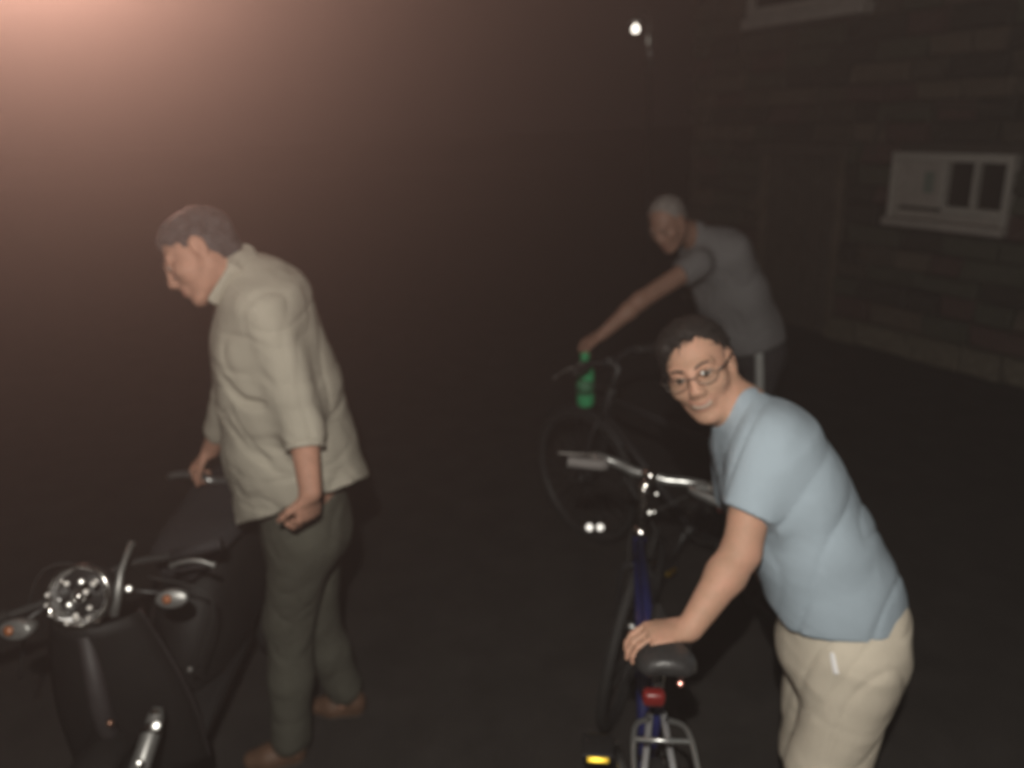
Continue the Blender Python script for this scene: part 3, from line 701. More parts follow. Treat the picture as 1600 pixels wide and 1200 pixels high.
# ------------------------------------------------------------------ people
def head(f, c, R, sc=1.0, smile=False):
    P = lambda x, y, z_: c+R@(np.array([x, y, z_])*sc)
    v = lambda r: tuple(q*sc for q in r)
    f.ell(P(0, -.018, .030), v((.074, .092, .082)), R, .02)
    f.ell(P(0, .018, -.030), v((.060, .070, .080)), R, .03)
    for s in (-1, 1):
        f.cap(P(.056*s, -.008, -.045), P(.020*s, .060, -.092), .018*sc, .016*sc, None, .025)
        f.cap(P(.010*s, .078, .024), P(.044*s, .068, .026), .010*sc, .009*sc, None, .014)
        f.ell(P(.041*s, .054, -.022), v((.026, .024, .024)), R, .022)
        f.ell(P(.031*s, .094, .006), v((.019, .014, .012)), R, .012, 'sub')
        f.ell(P(.013*s, .094, -.030), v((.008, .010, .008)), R, .008)
    f.ell(P(0, .072, -.096), v((.022, .018, .017)), R, .02)
    f.cap(P(0, .082, .016), P(0, .102, -.024), .0075*sc, .0118*sc, None, .014)
    f.ell(P(0, .083, -.058), v((.026, .014, .018)), R, .015)
    f.cap(P(-.024*sc, .094, -.0575 + (.006 if smile else 0)), P(0, .101, -.062), .003*sc, .003*sc, None, .006, 'sub')
    f.cap(P(.024*sc, .094, -.0575 + (.006 if smile else 0)), P(0, .101, -.062), .003*sc, .003*sc, None, .006, 'sub')
    for s in (-1, 1):
        f.ell(P(.076*s, -.012, -.002), v((.010, .019, .032)), R, .008)
        f.ell(P(.085*s, -.006, .000), v((.006, .010, .018)), R, .006, 'sub')
    return P
def limb(f, pts, rad, side=None, k=.02):
    for i in range(len(pts)-1): f.cap(pts[i], pts[i+1], rad[i], rad[i+1], side, k)
def hand(f, wrist, fwd, palm, curl, left, thumb_open=.6, sc=1.0, spread=.10):
    fwd = nrm(fwd); palm = nrm(palm-fwd*np.dot(palm, fwd)); th_side = np.cross(palm, fwd)*(1 if left else -1)
    kn = wrist+fwd*.088*sc
    f.cap(wrist+fwd*.012, kn-fwd*.012, (.028*sc, .017*sc), (.038*sc, .014*sc), th_side, .015)
    for i, (off, L, r) in enumerate(((.030, .070, .0085), (.010, .078, .0088), (-.011, .072, .0084), (-.030, .058, .0075))):
        p = kn+th_side*off*sc-fwd*.006; d = nrm(fwd+th_side*off*spread*20*.5); a = 0
        f.cap(p-fwd*.03, p, r*sc, r*1.08*sc, None, .008)
        for j, (ll, cc) in enumerate(((.48, curl[0]), (.30, curl[1]), (.22, curl[2]))):
            a += cc; dd = d*math.cos(a)+palm*math.sin(a); q = p+dd*L*ll*sc
            f.cap(p, q, r*sc*(1-.07*j), r*sc*(.93-.07*j), None, .003); p = q
    p = wrist+fwd*.022+th_side*.024*sc; d1 = nrm(fwd*.62+th_side*.70*thumb_open*1.3+palm*.35)
    q = p+d1*.042*sc; f.cap(p, q, .0135*sc, .0105*sc, None, .012)
    d2 = nrm(fwd*.85+th_side*.25+palm*.45); q2 = q+d2*.030*sc; f.cap(q, q2, .0105*sc, .0098*sc, None, .004)
    d3 = nrm(fwd*.8+palm*.6); f.cap(q2, q2+d3*.024*sc, .0098*sc, .0082*sc, None, .004)
def bounds(pts, m): a = np.array(pts); return a.min(0)-m, a.max(0)+m
def hair_field(c, R, sc, thick, line, h=.004, bald=False, seed=1, side=0.0):
    f = Field(c-.16*sc, c+.16*sc, h); P = lambda x, y, z_: c+R@(np.array([x, y, z_])*sc)
    f.ell(P(0, -.026, .036), tuple((a+thick)*sc for a in (.074, .090, .081)), R, .02)
    if not bald: f.ell(P(.012, .010, .078), tuple(a*sc for a in (.050, .056, .034)), R, .03)
    f.ell(P(0, -.050, -.030), tuple((a+thick*.6)*sc for a in (.060, .055, .055)), R, .02)
    # hairline: front plane and the diagonal from temple to nape
    a, b = line
    n = R@nrm(np.array([side, -a, 1.0])); q0 = P(0, 0, b)
    sl, (X, Y, Z) = f.sub_grid(f.lo, f.lo+f.n*f.h); fr = 170.0
    jag = .0045*(np.sin(X*fr*1.3+Y*fr*.7+seed)+np.sin(Y*fr*1.1-Z*fr*.8)+np.sin(Z*fr*1.7+X*fr*.6))
    f.d[sl] = np.maximum(f.d[sl], (-((X-q0[0])*n[0]+(Y-q0[1])*n[1]+(Z-q0[2])*n[2])+jag).astype(np.float32))
    f.keep(P(0, .082 if not bald else .0, 0), R@np.array([0, -1.0, 0.35]))
    for s in (-1, 1): f.ell(P(.084*s, -.008, -.006), tuple(q*sc for q in (.020, .030, .040)), R, .006, 'sub')
    f.keep(P(0, 0, -.085), R@np.array([0, 0, 1.0]))
    return f
def strands(name, V, N, m, parent, base, comb, length, n, seed, w=.0011, lift=.35):
    r = np.random.default_rng(seed); idx = r.integers(0, len(V), n); mb_v = []; mb_f = []
    for i in idx:
        p = V[i]-N[i]*.003; d = comb(V[i], N[i])+r.normal(size=3)*.38; d = d-N[i]*d.dot(N[i]); d = nrm(d); L = length*r.uniform(.55, 1.25)
        a = nrm(np.cross(d, N[i])); k = len(mb_v); li = lift*r.uniform(.4, 1.5)
        for t, ww in ((0, 1), (.35, 1), (.7, .7)):
            q = p+d*L*t+N[i]*L*li*(t-.55*t*t)-np.array([0, 0, .12*L*t*t]); mb_v += [q-a*w*ww-base, q+a*w*ww-base, q+N[i]*w*ww*1.2-base]
        mb_v.append(p+d*L+N[i]*L*li*.42-base)
        for j in (0, 3):
            for x in range(3): y = (x+1) % 3; mb_f.append((k+j+x, k+j+y, k+j+3+y, k+j+3+x))
        mb_f += [(k+6, k+7, k+9), (k+7, k+8, k+9), (k+8, k+6, k+9)]
    return mesh(name, mb_v, mb_f, m, parent)
def hair_obj(f, m, root, R, disp, length, n, seed, lift=.35, w=.0011, part=.5):
    o = sdf_obj('hair', f, m, root, disp=disp)
    V, Q = f.net(); V = smooth_mesh(V, Q, 2); N = vnormals(V, Q); base = np.array(root.location)
    strands('strands', V, N, m, o, base, lambda v, nn: R@np.array([part, -.75, -.15]), length, n, seed, w, lift)
    return o
def eyes(root, c, R, sc, lid):
    base = np.array(root.location)
    for s in (-1, 1):
        p = c+R@(np.array([.0305*s, .0735, .005])*sc)-base
        e = MB().lathe([(.0005, -.012), (.007, -.0098), (.0105, -.006), (.012, 0), (.0105, .006), (.007, .0098), (.0005, .012)], p, R[:, 1], 16).build('eye', M['eye'], root)
        MB().lathe([(.0072, -.001), (.0058, .0012), (.0005, .0022)], p+R[:, 1]*.0108, R[:, 1], 12).build('iris', M['iris'], e)
        for zz, nm in ((.0085, 'eyelid'), (-.0080, 'eyelid')):
            pts = [c+R@(np.array([(.0305+dx)*s, .0800-abs(dx)*.35-.001, .005+zz*(1-(dx/.02)**2*.55)])*sc)-base for dx in (-.016, -.008, 0, .008, .016)]
            MB().tube(smooth_path(pts, 3), .0058*sc, 8).build(nm, lid, root)
def brows(root, c, R, sc, m):
    base = np.array(root.location)
    for s in (-1, 1):
        pts = [c+R@(np.array([x*s, y, z_])*sc)-base for x, y, z_ in ((.012, .091, .024), (.028, .088, .031), (.043, .077, .029), (.050, .068, .024))]
        MB().tube(smooth_path(pts, 3), [.0014]+[.0024]*8+[.0010], 6).build('eyebrow', m, root)
def lips(root, c, R, sc, smile):
    base = np.array(root.location); u = .009 if smile else 0
    for dz, rr, nm in ((.0040 if smile else .003, .0026, 'lip'), (-.0068 if smile else -.005, .0032, 'lip')):
        pts = [c+R@(np.array([x, y, z_+dz])*sc)-base for x, y, z_ in ((-.028, .083, -.056+u), (-.015, .0915, -.060+u*.2), (0, .0945, -.0620), (.015, .0915, -.060+u*.2), (.028, .083, -.056+u))]
        n = len(smooth_path(pts, 3)); MB().tube(smooth_path(pts, 3), [rr*(.35+.65*math.sin(PI*i/(n-1))) for i in range(n)], 8).build(nm, M['lips'], root)
def shoe(root, heel, toe, h=.07, w=.042):
    f = Field(np.minimum(heel, toe)-np.array([.12, .12, .03]), np.maximum(heel, toe)+np.array([.12, .12, .17]), .006)
    a = np.array([heel[0], heel[1], .045]); b = np.array([toe[0], toe[1], .035]); d = nrm(b-a); a = a+d*.035; b = b-d*.045
    sd = np.cross(d, (0, 0, 1)); m = a+(b-a)*.6+(0, 0, .0)
    f.cap(a, m, (.033, .045), (w, .038), sd, .02).cap(m, b, (w, .036), (.034, .026), sd, .02).cap(a+(0, 0, .02), a+d*.03+(0, 0, .075), .034, .036, sd, .02)
    f.keep((0, 0, .018), (0, 0, 1.0)); o = sdf_obj('shoe', f, M['leather'], root)
    g = Field(np.minimum(heel, toe)-np.array([.12, .12, .03]), np.maximum(heel, toe)+np.array([.12, .12, .07]), .006)
    g.cap(a, m, (.037, .045), (w+.004, .040), sd, .02).cap(m, b, (w+.004, .038), (.038, .03), sd, .02).keep((0, 0, .002), (0, 0, 1.0)).keep((0, 0, .021), (0, 0, -1.0))
    s = sdf_obj('sole', g, M['sole'], root, it=1); s.parent = o

# ---- man in the beige shirt (left)
pel = W(478, 800, 2.13); mid = W(455, 640, 2.12); che = W(418, 500, 2.11); nb = W(378, 428, 2.10)
hc = W(311, 400, 2.06); HR = frame_from((-.76, -.62, .24), (.22, .10, .95))
lat = nrm(CM@np.array([.12, .05, 1.0]))       # his left side, towards the camera
rootL = empty('person', (pel[0], pel[1], 0), 'man in an untucked beige shirt with rolled sleeves and dark trousers, leaning over the scooter', 'person', 'three men standing with their bicycles')
shl, shr = W(412, 488, 1.97), W(375, 470, 2.26)
ell_, wrl = W(473, 668, 1.93), W(485, 768, 1.84)
elr, wrr = W(358, 640, 2.33), W(330, 702, 2.36)
kl, al = W(452, 965, 2.08), WZ(455, 1150, .10)
kr, ar_ = W(492, 960, 2.22), WZ(535, 1072, .12)
hipl, hipr = pel+lat*.085-(0, 0, .06), pel-lat*.085-(0, 0, .06)
hdir = nrm(W(478, 835, 1.86)-wrl)
lo, hi = bounds([pel, hc, shl, shr, ell_, wrl, elr, wrr, kl, kr, (al[0], al[1], 0), (ar_[0], ar_[1], 0), wrr+(W(300, 735, 2.36)-wrr)*2], .16)
f = Field(lo, hi, .0045)
head(f, hc, HR, .97)
f.cap(hc+HR@np.array([0, -.025, -.055]), nb, (.054, .056), (.062, .062), lat, .03)
for a, b, ra, rb in ((nb, che, (.07, .06), (.17, .11)), (che, mid, (.17, .11), (.15, .12)), (mid, pel, (.15, .12), (.155, .12))): f.cap(a, b, ra, rb, lat, .04)
limb(f, [shl, ell_, wrl], [.052, .041, .029]); limb(f, [shr, elr, wrr], [.052, .041, .029])
limb(f, [hipl, kl, al, (al[0], al[1], .05)], [.085, .058, .040, .036]); limb(f, [hipr, kr, ar_, (ar_[0], ar_[1], .05)], [.085, .058, .040, .036])
hand(f, wrl, hdir, nrm(CM@np.array([-.75, 0, -.6])), (.5, .8, .6), True)
hdr = nrm(W(292, 742, 2.36)-wrr)
hand(f, wrr, hdr, nrm(np.array([.1, 0, -1.0])), (.9, .9, .6), False)
sdf_obj('body', f, M['skin2'], rootL)
eyes(rootL, hc, HR, .97, M['skin2']); brows(rootL, hc, HR, .97, M['hair_dark']); lips(rootL, hc, HR, .97, False)
f = hair_field(hc, HR, .97, .007, (1.45, -.008), seed=2); hair_obj(f, M['hair_mixed'], rootL, HR, lambda V: wob(V, 90, 5)*.0025, .020, 5000, 3, .3)
# shirt
hm = W(478, 772, 2.13)
f = Field(lo, hi, .006)
ax_t = nrm(CM@np.array([-1, 0, .1]))
chain = [(nb+(0, 0, -.005), (.085, .065)), (W(412, 470, 2.11), (.175, .125)), (W(420, 540, 2.11), (.185, .150)), (W(437, 610, 2.11), (.185, .172)), (W(455, 700, 2.12), (.19, .185)), (W(474, 790, 2.13), (.195, .198))]
for (a, ra), (b, rb) in zip(chain[:-1], chain[1:]): f.cap(a, b, ra, rb, lat, .035)
f.cap(W(470, 740, 2.13), W(545, 750, 2.14), (.17, .07), (.14, .05), lat, .06)
g = Field(lo, hi, .006); limb(g, [shl, ell_, ell_+(wrl-ell_)*.34], [.064, .056, .050], None, .022); g.keep(ell_+(wrl-ell_)*.30, ell_-wrl)
g2 = Field(lo, hi, .006); limb(g2, [shr, elr, elr+(wrr-elr)*.5], [.072, .060, .055], None, .022); g.merge(g2, .004)
# hem plane (tilted), only below the belly
f_torso = f
p1, p2, p3 = W(365, 822, 2.0), W(592, 738, 2.08), W(455, 792, 1.95)
n_ = np.cross(p2-p1, lat); n_ = n_ if n_[2] > 0 else -n_
f.keep(p1*.5+p2*.5+(0, 0, -.005), n_)
f.keep(W(592, 738, 2.1), (-1, 0, .25)); f.keep(W(326, 640, 2.1)-np.array([.02, 0, 0]), (1, 0, 0.02), (lo[0], lo[1], hm[2]-.2), (hi[0], hi[1], che[2]))
def fold(f, pts, r, k=.012, op='sub'):
    P = [W(*p) for p in pts]; limb_ = smooth_path(P, 3)
    for a, b in zip(limb_[:-1], limb_[1:]): f.cap(a, b, r, r, None, k, op)
f.merge(g, .040)
fold(f, [(448, 560, 1.945), (475, 640, 1.93), (462, 720, 1.935)], .010, .02)
fold(f, [(345, 590, 1.955), (375, 625, 1.935), (410, 632, 1.92)], .006, .018)
fold(f, [(350, 660, 1.955), (385, 705, 1.93), (420, 722, 1.92)], .006, .018)
fold(f, [(518, 560, 1.96), (530, 640, 1.95), (528, 720, 1.945)], .006, .02)
sdf_obj('shirt', f, M['linen'], rootL, disp=lambda V: wob(V*np.array([1, 1, .5]), 17, 11)*.0055+crease(V*np.array([1, 1, .55]), 15, 13)*.006+crease(V*np.array([.6, .6, 1.3]), 20, 14)*.004+wob(V, 60, 12)*.0012)
# collar: a standing fold round the neck
cl = Field(nb-.2, nb+.2, .005); nd = nrm(hc+HR@np.array([0, -.03, -.06])-nb)
cA = W(382, 396, 2.11); cB = W(330, 468, 2.07)
for s in (-1, 1):
    cl.cap(nb+nd*.015-lat*-.0, nb+nd*.03, (.078, .072), (.072, .066), lat, .01)
for (q0, q1, q2) in (((388, 388, 2.10), (368, 420, 2.005), (334, 472, 1.985)), ((388, 388, 2.10), (362, 415, 2.17), (340, 462, 2.19))):
    pp = [W(*q) for q in (q0, q1, q2)]; sdv = nrm(np.cross(lat, nd))
    cl.cap(pp[0], pp[1], (.017, .008), (.024, .009), nd, .008).cap(pp[1], pp[2], (.024, .009), (.022, .007), nd, .008)
sdf_obj('collar', cl, M['linen'], rootL)
cf = Field(*bounds([ell_, wrl], .12), .005)
cu = ell_+(wrl-ell_)*.24; ce = ell_+(wrl-ell_)*.36
cf.cap(cu, ce, .054, .053, None, .004).keep(cu, wrl-ell_).keep(ce, ell_-wrl).cap(cu-(wrl-ell_)*.2, wrl, .045, .043, None, .003, 'sub')
sdf_obj('sleeve_cuff', cf, M['linen'], rootL)
# trousers
f = Field(lo, hi, .0065)
f.cap(pel+(0, 0, .06), pel-(0, 0, .05), (.16, .13), (.17, .135), lat, .03)
limb(f, [hipl, kl, kl+(al-kl)*.5, al-(0, 0, .0)], [.100, .076, .068, .064], None, .03)
limb(f, [hipr, kr, kr+(ar_-kr)*.5, ar_-(0, 0, .0)], [.100, .074, .066, .062], None, .03)
f.keep((0, 0, .055), (0, 0, 1))
sdf_obj('trousers', f, M['olive'], rootL, disp=lambda V: wob(V*np.array([1, 1, .8]), 20, 21)*.0065+crease(V*np.array([1.0, 1.0, .7]), 20, 24)*.004+wob(V, 60, 22)*.0015)
shoe(rootL, WZ(480, 1182, .02), WZ(372, 1196, .02)); shoe(rootL, WZ(572, 1110, .02), WZ(478, 1108, .02))

# ---- man in the blue T-shirt (right, near)
pel = W(1318, 975, 1.52); mid = W(1268, 850, 1.56); che = W(1205, 735, 1.62); nb = W(1160, 648, 1.66)
hc = W(1092, 577, 1.69); HR = frame_from((-.35, -.30, .88), (.85, .30, .40))
lat = nrm(CM@np.array([-.05, -.05, 1.0]))
rootM = empty('person', (pel[0], pel[1], 0), 'smiling man with glasses in light blue T-shirt and khaki trousers leaning on a saddle', 'person', 'three men standing with their bicycles')
shl, shr = W(1192, 702, 1.545), W(1150, 690, 1.80)
ell_, wrl = W(1158, 862, 1.45), W(1078, 982, 1.36)
elr, wrr = W(1160, 830, 1.88), W(1200, 900, 1.80)
kl, kr = W(1290, 1195, 1.42), W(1275, 1170, 1.60)
al, ar_ = np.array([kl[0]+.06, kl[1]+.04, .10]), np.array([kr[0]+.04, kr[1]+.04, .10])
hipl, hipr = pel+lat*.085-(0, 0, .05), pel-lat*.085-(0, 0, .05)
kn = W(1022, 992, 1.345)
lo, hi = bounds([pel, hc, shl, shr, ell_, wrl, elr, wrr, (al[0], al[1], 0), (ar_[0], ar_[1], 0), kn-(.06, 0, .02)], .16)
f = Field(lo, hi, .0045)
head(f, hc, HR, .96, True)
f.cap(hc+HR@np.array([0, -.030, -.050]), nb, (.054, .056), (.060, .060), lat, .03)
for a, b, ra, rb in ((nb, che, (.07, .06), (.15, .10)), (che, mid, (.15, .10), (.135, .10)), (mid, pel, (.135, .10), (.15, .11))): f.cap(a, b, ra, rb, lat, .04)
limb(f, [shl, shl+(ell_-shl)*.45, ell_, ell_+(wrl-ell_)*.3, wrl], [.052, .046, .040, .041, .027], None, .015); limb(f, [shr, elr, wrr], [.050, .040, .028])
limb(f, [hipl, kl, al, (al[0], al[1], .05)], [.085, .058, .040, .036]); limb(f, [hipr, kr, ar_, (ar_[0], ar_[1], .05)], [.085, .058, .040, .036])
hand(f, wrl+nrm(wrl-ell_)*.004, kn-wrl+(0, 0, .005), np.array([.05, .0, -1.0]), (.55, .55, .35), True, .7)
hand(f, wrr, nrm([.5, -.2, -.6]), np.array([.6, .2, .3]), (.4, .6, .5), False)
sdf_obj('body', f, M['skin'], rootM)
eyes(rootM, hc, HR, .96, M['skin']); brows(rootM, hc, HR, .96, M['hair_dark']); lips(rootM, hc, HR, .96, True)
base = np.array(rootM.location)
tp = [hc+HR@np.array(p)-base for p in ((-.021, .0855, -.0555), (-.011, .0905, -.0600), (0, .0925, -.0615), (.011, .0905, -.0600), (.021, .0855, -.0555))]
MB().tube(smooth_path(tp, 3), .0038, 8).build('teeth', M['teeth'], rootM)
f = hair_field(hc, HR, .96, .004, (1.9, -.012), seed=3, side=.35); hair_obj(f, M['hair_dark'], rootM, HR, lambda V: wob(V, 75, 6)*.004, .026, 7500, 4, .42, part=.45)
# glasses
gr = MB(); lens_c = []
for s in (-1, 1):
    pts = []
    for k in range(21):
        th = 2*PI*k/20; pts.append(hc+HR@np.array([.034*s+.025*math.cos(th), .100-.10*abs(.034*s+.025*math.cos(th))**1.5*3, .003+.016*math.sin(th)*(1-.12*math.cos(th*1)**2)])-base)
    gr.tube(pts, .0009, 6, cap=False)
    gr.tube([hc+HR@np.array(p)-base for p in ((.060*s, .087, .007), (.074*s, .070, .010), (.081*s, .0, .012), (.080*s, -.02, .004))], .0020, 6)
gr.tube(smooth_path([hc+HR@np.array(p)-base for p in ((-.010, .099, .006), (0, .104, .009), (.010, .099, .006))], 3), .0016, 6)
gla = gr.build('glasses', mat('spectacle_frame', (.10, .085, .075), .35, metal=.6), rootM)
for s in (-1, 1):
    L_ = MB(); cpt = np.array([.034*s, .0945, .003]); target = nrm(HR.T@nrm((FLASH+CC)/2-(hc+HR@cpt))) if s < 0 else None
    # shallow domed lens
    V = [cpt+np.array([0, .0035, 0])]; rr = 3
    for i in range(1, rr+1):
        for k in range(20):
            th = 2*PI*k/20; q = i/rr; V.append(cpt+np.array([.0245*q*math.cos(th), .0035*(1-q*q)-.10*0, .0155*q*math.sin(th)]))
    Fc = [(0, 1+k, 1+(k+1) % 20) for k in range(20)]
    for i in range(1, rr):
        for k in range(20): a0_ = 1+(i-1)*20; b0 = a0_+20; Fc.append((a0_+k, a0_+(k+1) % 20, b0+(k+1) % 20, b0+k))
    L_.add([hc+HR@v-base for v in V], Fc).build('lens', gl, gla)
# glint disc added over the spectacle lens, turned to catch the flash
MB().lathe(DISC(.0046), W(1098, 583, 1.592)-base, HALF(W(1098, 583, 1.592)), 12).build('lens_glint', M['polished'], gla)
# T-shirt
f = Field(lo, hi, .0055)
chain = [(nb, (.085, .068)), (W(1198, 700, 1.64), (.165, .115)), (W(1225, 765, 1.61), (.165, .132)), (W(1268, 850, 1.57), (.155, .132)), (W(1300, 925, 1.54), (.155, .140)), (W(1318, 985, 1.52), (.160, .146))]
for (a, ra), (b, rb) in zip(chain[:-1], chain[1:]): f.cap(a, b, ra, rb, lat, .035)
se = shl+(ell_-shl)*.66; sr = shr+(elr-shr)*.6
g = Field(lo, hi, .0055); limb(g, [shl+(.006, 0, .005), shl+(ell_-shl)*.8], [.074, .062], None, .03); g.keep(se, shl-ell_+np.array([.05, 0, 0]))
g2 = Field(lo, hi, .0055); limb(g2, [shr, shr+(elr-shr)*.7], [.068, .062], None, .03); g2.keep(sr, shr-elr); g.merge(g2, .004)
p1, p2 = W(1213, 958, 1.5), W(1406, 948, 1.5); n_ = np.cross(p2-p1, lat); n_ = n_ if n_[2] > 0 else -n_
lowm = W(1305, 988, 1.44); f.keep(lowm, nrm(n_+lat*0.0))
f.keep(W(1213, 962, 1.5), nrm(np.array([.55, 0, .83]))); f.keep(W(1408, 948, 1.5), nrm(np.array([-.5, 0, .86])))
f.merge(g, .045)
fold(f, [(1215, 830, 1.425), (1200, 860, 1.43), (1195, 890, 1.45)], .006, .018)
fold(f, [(1205, 800, 1.415), (1218, 770, 1.42), (1228, 720, 1.44)], .004, .018)
sdf_obj('t_shirt', f, M['blue_tee'], rootM, disp=lambda V: wob(V*np.array([1, 1, .6]), 17, 31)*.0050+crease(V@np.array([[1, 0, .4], [0, 1, 0], [-.4, 0, .6]]), 15, 33)*.0045+wob(V, 60, 32)*.0010)
f = Field(lo, hi, .006)
f.cap(pel+(0, 0, .03), pel-(0, 0, .07), (.145, .135), (.165, .142), lat, .03)
limb(f, [hipl, kl, kl+(al-kl)*.5, al], [.105, .086, .078, .072], None, .03)
limb(f, [hipr, kr, kr+(ar_-kr)*.5, ar_], [.105, .086, .078, .072], None, .03)
f.cap(W(1366, 960, 1.52), W(1370, 1010, 1.50), (.12, .05), (.10, .045), lat, .05)
f.keep((0, 0, .05), (0, 0, 1))
sdf_obj('trousers', f, M['khaki'], rootM, disp=lambda V: wob(V@np.array([[1, 0, .5], [0, 1, 0], [-.5, 0, .6]]), 15, 41)*.0065+crease(V@np.array([[1, 0, .2], [0, 1, 0], [-.5, 0, .35]]), 20, 47)*.0045+wob(V, 60, 42)*.0015)
pk = Field(W(1303, 1035, 1.37)-.08, W(1303, 1035, 1.37)+.08, .003)
pk.cap(W(1300, 1022, 1.385), W(1308, 1050, 1.370), (.006, .005), (.010, .006), (1, 0, 0), .006)
sdf_obj('pocket_flap', pk, M['white_cloth'], rootM)
def shoe_at(root, a, d): a = np.array(a); d = nrm(np.array([d[0], d[1], 0])); shoe(root, np.array([a[0], a[1], .0])-d*.07, np.array([a[0], a[1], 0])+d*.20)
shoe_at(rootM, al, (-1, .1)); shoe_at(rootM, ar_, (-1, .1))

# ---- man in the grey T-shirt (far)
pel = W(1180, 540, 3.90); che = W(1120, 435, 3.85); nb = W(1084, 368, 3.84)
hc = W(1043, 350, 3.74); HR = frame_from((-.55, -.70, .45), (.62, -.05, .78))
lat = nrm(CM@np.array([.55, .0, .85]))
rootF = empty('person', (pel[0], pel[1], 0), 'grey haired man in a dark grey T-shirt reaching for a handlebar near the stone wall', 'person', 'three men standing with their bicycles')
shl, shr = W(1090, 412, 3.68), W(1085, 400, 3.98)
shl, shr = shl, shr
ell_, wrl = W(1000, 468, 3.56), W(940, 523, 3.50)
ell_ = W(1000, 470, 3.58)
elr, wrr = W(1135, 480, 4.12), W(1150, 560, 4.1)
kl, kr = W(1172, 660, 3.80), W(1190, 660, 4.0)
al, ar_ = np.array([kl[0], kl[1]+.03, .10]), np.array([kr[0]+.04, kr[1]+.03, .10])
hipl, hipr = pel+lat*.085-(0, 0, .04), pel-lat*.085-(0, 0, .04)
hnd = W(912, 540, 3.46)
lo, hi = bounds([pel, hc, shl, shr, ell_, wrl, elr, wrr, (al[0], al[1], 0), (ar_[0], ar_[1], 0), hnd-(.08, 0, 0)], .17)
f = Field(lo, hi, .007)
head(f, hc, HR, 1.02)
f.cap(hc+HR@np.array([0, -.030, -.050]), nb, (.056, .056), (.062, .062), lat, .03)
for a, b, ra, rb in ((nb, che, (.07, .06), (.12, .08)), (che, pel, (.12, .08), (.13, .10))): f.cap(a, b, ra, rb, lat, .04)
limb(f, [shl, ell_, ell_+(wrl-ell_)*.3, wrl], [.050, .042, .040, .028]); limb(f, [shr, elr, wrr], [.050, .040, .028])
limb(f, [hipl, kl, al, (al[0], al[1], .05)], [.085, .058, .040, .036]); limb(f, [hipr, kr, ar_, (ar_[0], ar_[1], .05)], [.085, .058, .040, .036])
hand(f, wrl, hnd-wrl, np.array([-.1, .1, -1.0]), (.8, .9, .6), True, .7, 1.08)
hand(f, wrr, nrm([-.2, -.1, -1]), np.array([-.8, -.1, .1]), (.4, .6, .5), False)
sdf_obj('body', f, M['skin3'], rootF)
eyes(rootF, hc, HR, 1.02, M['skin3']); brows(rootF, hc, HR, 1.02, M['hair_grey']); lips(rootF, hc, HR, 1.02, False)
f = hair_field(hc, HR, 1.02, .006, (.7, .022), bald=True); hair_obj(f, M['hair_grey'], rootF, HR, lambda V: wob(V, 90, 8)*.002, .014, 2500, 5, .3)
f = Field(lo, hi, .008)
chain = [(nb, (.09, .07)), (W(1117, 400, 3.85), (.20, .135)), (W(1142, 460, 3.87), (.20, .15)), (W(1163, 515, 3.89), (.195, .16)), (W(1180, 560, 3.90), (.20, .165))]
for (a, ra), (b, rb) in zip(chain[:-1], chain[1:]): f.cap(a, b, ra, rb, lat, .04)
g = Field(lo, hi, .008); limb(g, [shl, shl+(ell_-shl)*.46], [.074, .064], None, .03); g.keep(shl+(ell_-shl)*.30, shl-ell_)
g2 = Field(lo, hi, .008); limb(g2, [shr, shr+(elr-shr)*.6], [.07, .062], None, .03); g2.keep(shr+(elr-shr)*.5, shr-elr); g.merge(g2, .004)
p1, p2 = W(1130, 572, 3.7), W(1238, 522, 3.85); n_ = np.cross(p2-p1, lat); n_ = n_ if n_[2] > 0 else -n_
f.keep((p1+p2)/2, n_); f.merge(g, .055)
sdf_obj('t_shirt', f, M['grey_tee'], rootF, disp=lambda V: wob(V, 15, 51)*.006+crease(V, 14, 52)*.006)
f = Field(lo, hi, .009)
f.cap(pel+(0, 0, .05), pel-(0, 0, .05), (.15, .11), (.16, .12), lat, .03)
limb(f, [hipl, kl, al], [.095, .075, .066], None, .03); limb(f, [hipr, kr, ar_], [.095, .075, .066], None, .03); f.keep((0, 0, .05), (0, 0, 1))
sdf_obj('trousers', f, M['dark_trousers'], rootF, disp=lambda V: wob(V, 18, 61)*.006)
bF = np.array(rootF.location)
sp_ = [W(1186, 545, 3.74), W(1187, 600, 3.72), W(1186, 660, 3.70), np.array([al[0]+.04, al[1]-.085, .12])]
MB().tube([p-bF for p in smooth_path(sp_, 4)], .021, 10).build('side_stripe', M['stripe'], rootF)
shoe_at(rootF, al, (-1, -.5)); shoe_at(rootF, ar_, (-1, -.5))

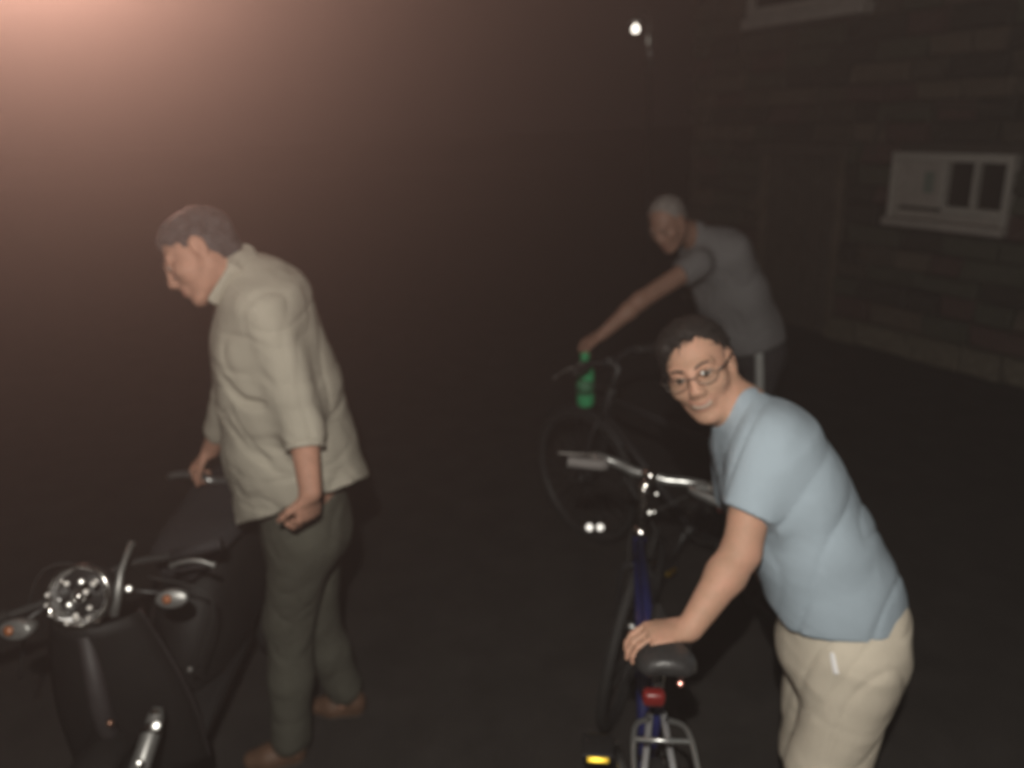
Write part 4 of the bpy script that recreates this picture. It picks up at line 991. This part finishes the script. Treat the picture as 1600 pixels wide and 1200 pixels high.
# ---- green bottle hanging from the far man's hand
gt, gb = W(914, 554, 3.30), W(914, 634, 3.30)
bot = empty('bottle', (gt[0], gt[1], gb[2]), 'green bottle hanging below the far man\'s hand over the front wheel', 'bottle')
Hh = gt[2]-gb[2]+.01
MB().lathe([(.030, 0), (.038, .006), (.040, .03), (.040, Hh*.62), (.036, Hh*.72), (.030, Hh*.80), (.018, Hh*.86), (.017, Hh*.9)], (0, 0, 0), n=24).build('bottle_body', M['green'], bot)
MB().lathe([(.020, Hh*.885), (.021, Hh*.96), (.018, Hh*.985), (.008, Hh)], (0, 0, 0), n=20).build('cap', M['green'], bot)
MB().lathe([(.0412, Hh*.25), (.0412, Hh*.5)], (0, 0, 0), n=24).build('band', mat('bottle_band', (.05, .20, .10), .5), bot)

# ------------------------------------------------------------------ lamp and misty air, both added to imitate lens flare
LP = W(20, -185, 4.2)
lampr = empty('post_lamp', (LP[0], LP[1], 0), 'added warm lamp just beyond the upper left edge, imitating a lens flare glow', 'lamp')
MB().tube([(-1.7, 0.3, 0), (-1.7, 0.3, LP[2]+.3)], .05).build('post', M['iron'], lampr)
MB().tube(smooth_path([(-1.7, 0.3, LP[2]+.28), (-1.4, 0.25, LP[2]+.42), (-.5, .1, LP[2]+.42), (0, 0, LP[2]+.28)]), .025).build('bracket_arm', M['iron'], lampr)
MB().lathe([(.03, .30), (.12, .22), (.14, .10), (.135, .10)], (0, 0, LP[2]), n=20).build('lamp_shade', M['iron'], lampr)
MB().lathe([(.005, .14), (.03, .12), (.04, .08), (.03, .045), (.005, .03)], (0, 0, LP[2]), n=16).build('bulb', M['bulb2'], lampr)
LI = 2700
add_light('added_glow_light', 'SPOT', (LP[0], LP[1], LP[2]-.02), LI, (1.0, 0.56, 0.43), 0.04, aim=LP+np.array([.32, -.80, .30]), cone=math.radians(104), blend=1.0)  # added light with no seen source, makes the upper left glow
hz = MB().box((0, 12, 2.6), (50, 40, 7.2)).build('added_haze', M['glass'], None, smooth=False); hz.data.materials.clear()  # added misty volume that carries the flare glow and veil
hm_ = bpy.data.materials.new('added_haze'); hm_.use_nodes = True; nt = hm_.node_tree; nt.nodes.remove(nt.nodes['Principled BSDF'])
pv = nt.nodes.new('ShaderNodeVolumePrincipled'); pv.inputs['Color'].default_value = (.95, .90, .88, 1); pv.inputs['Density'].default_value = .026; pv.inputs['Anisotropy'].default_value = .70
nt.links.new(pv.outputs[0], nt.nodes['Material Output'].inputs['Volume']); hz.data.materials.append(hm_); hz['kind'] = 'stuff'
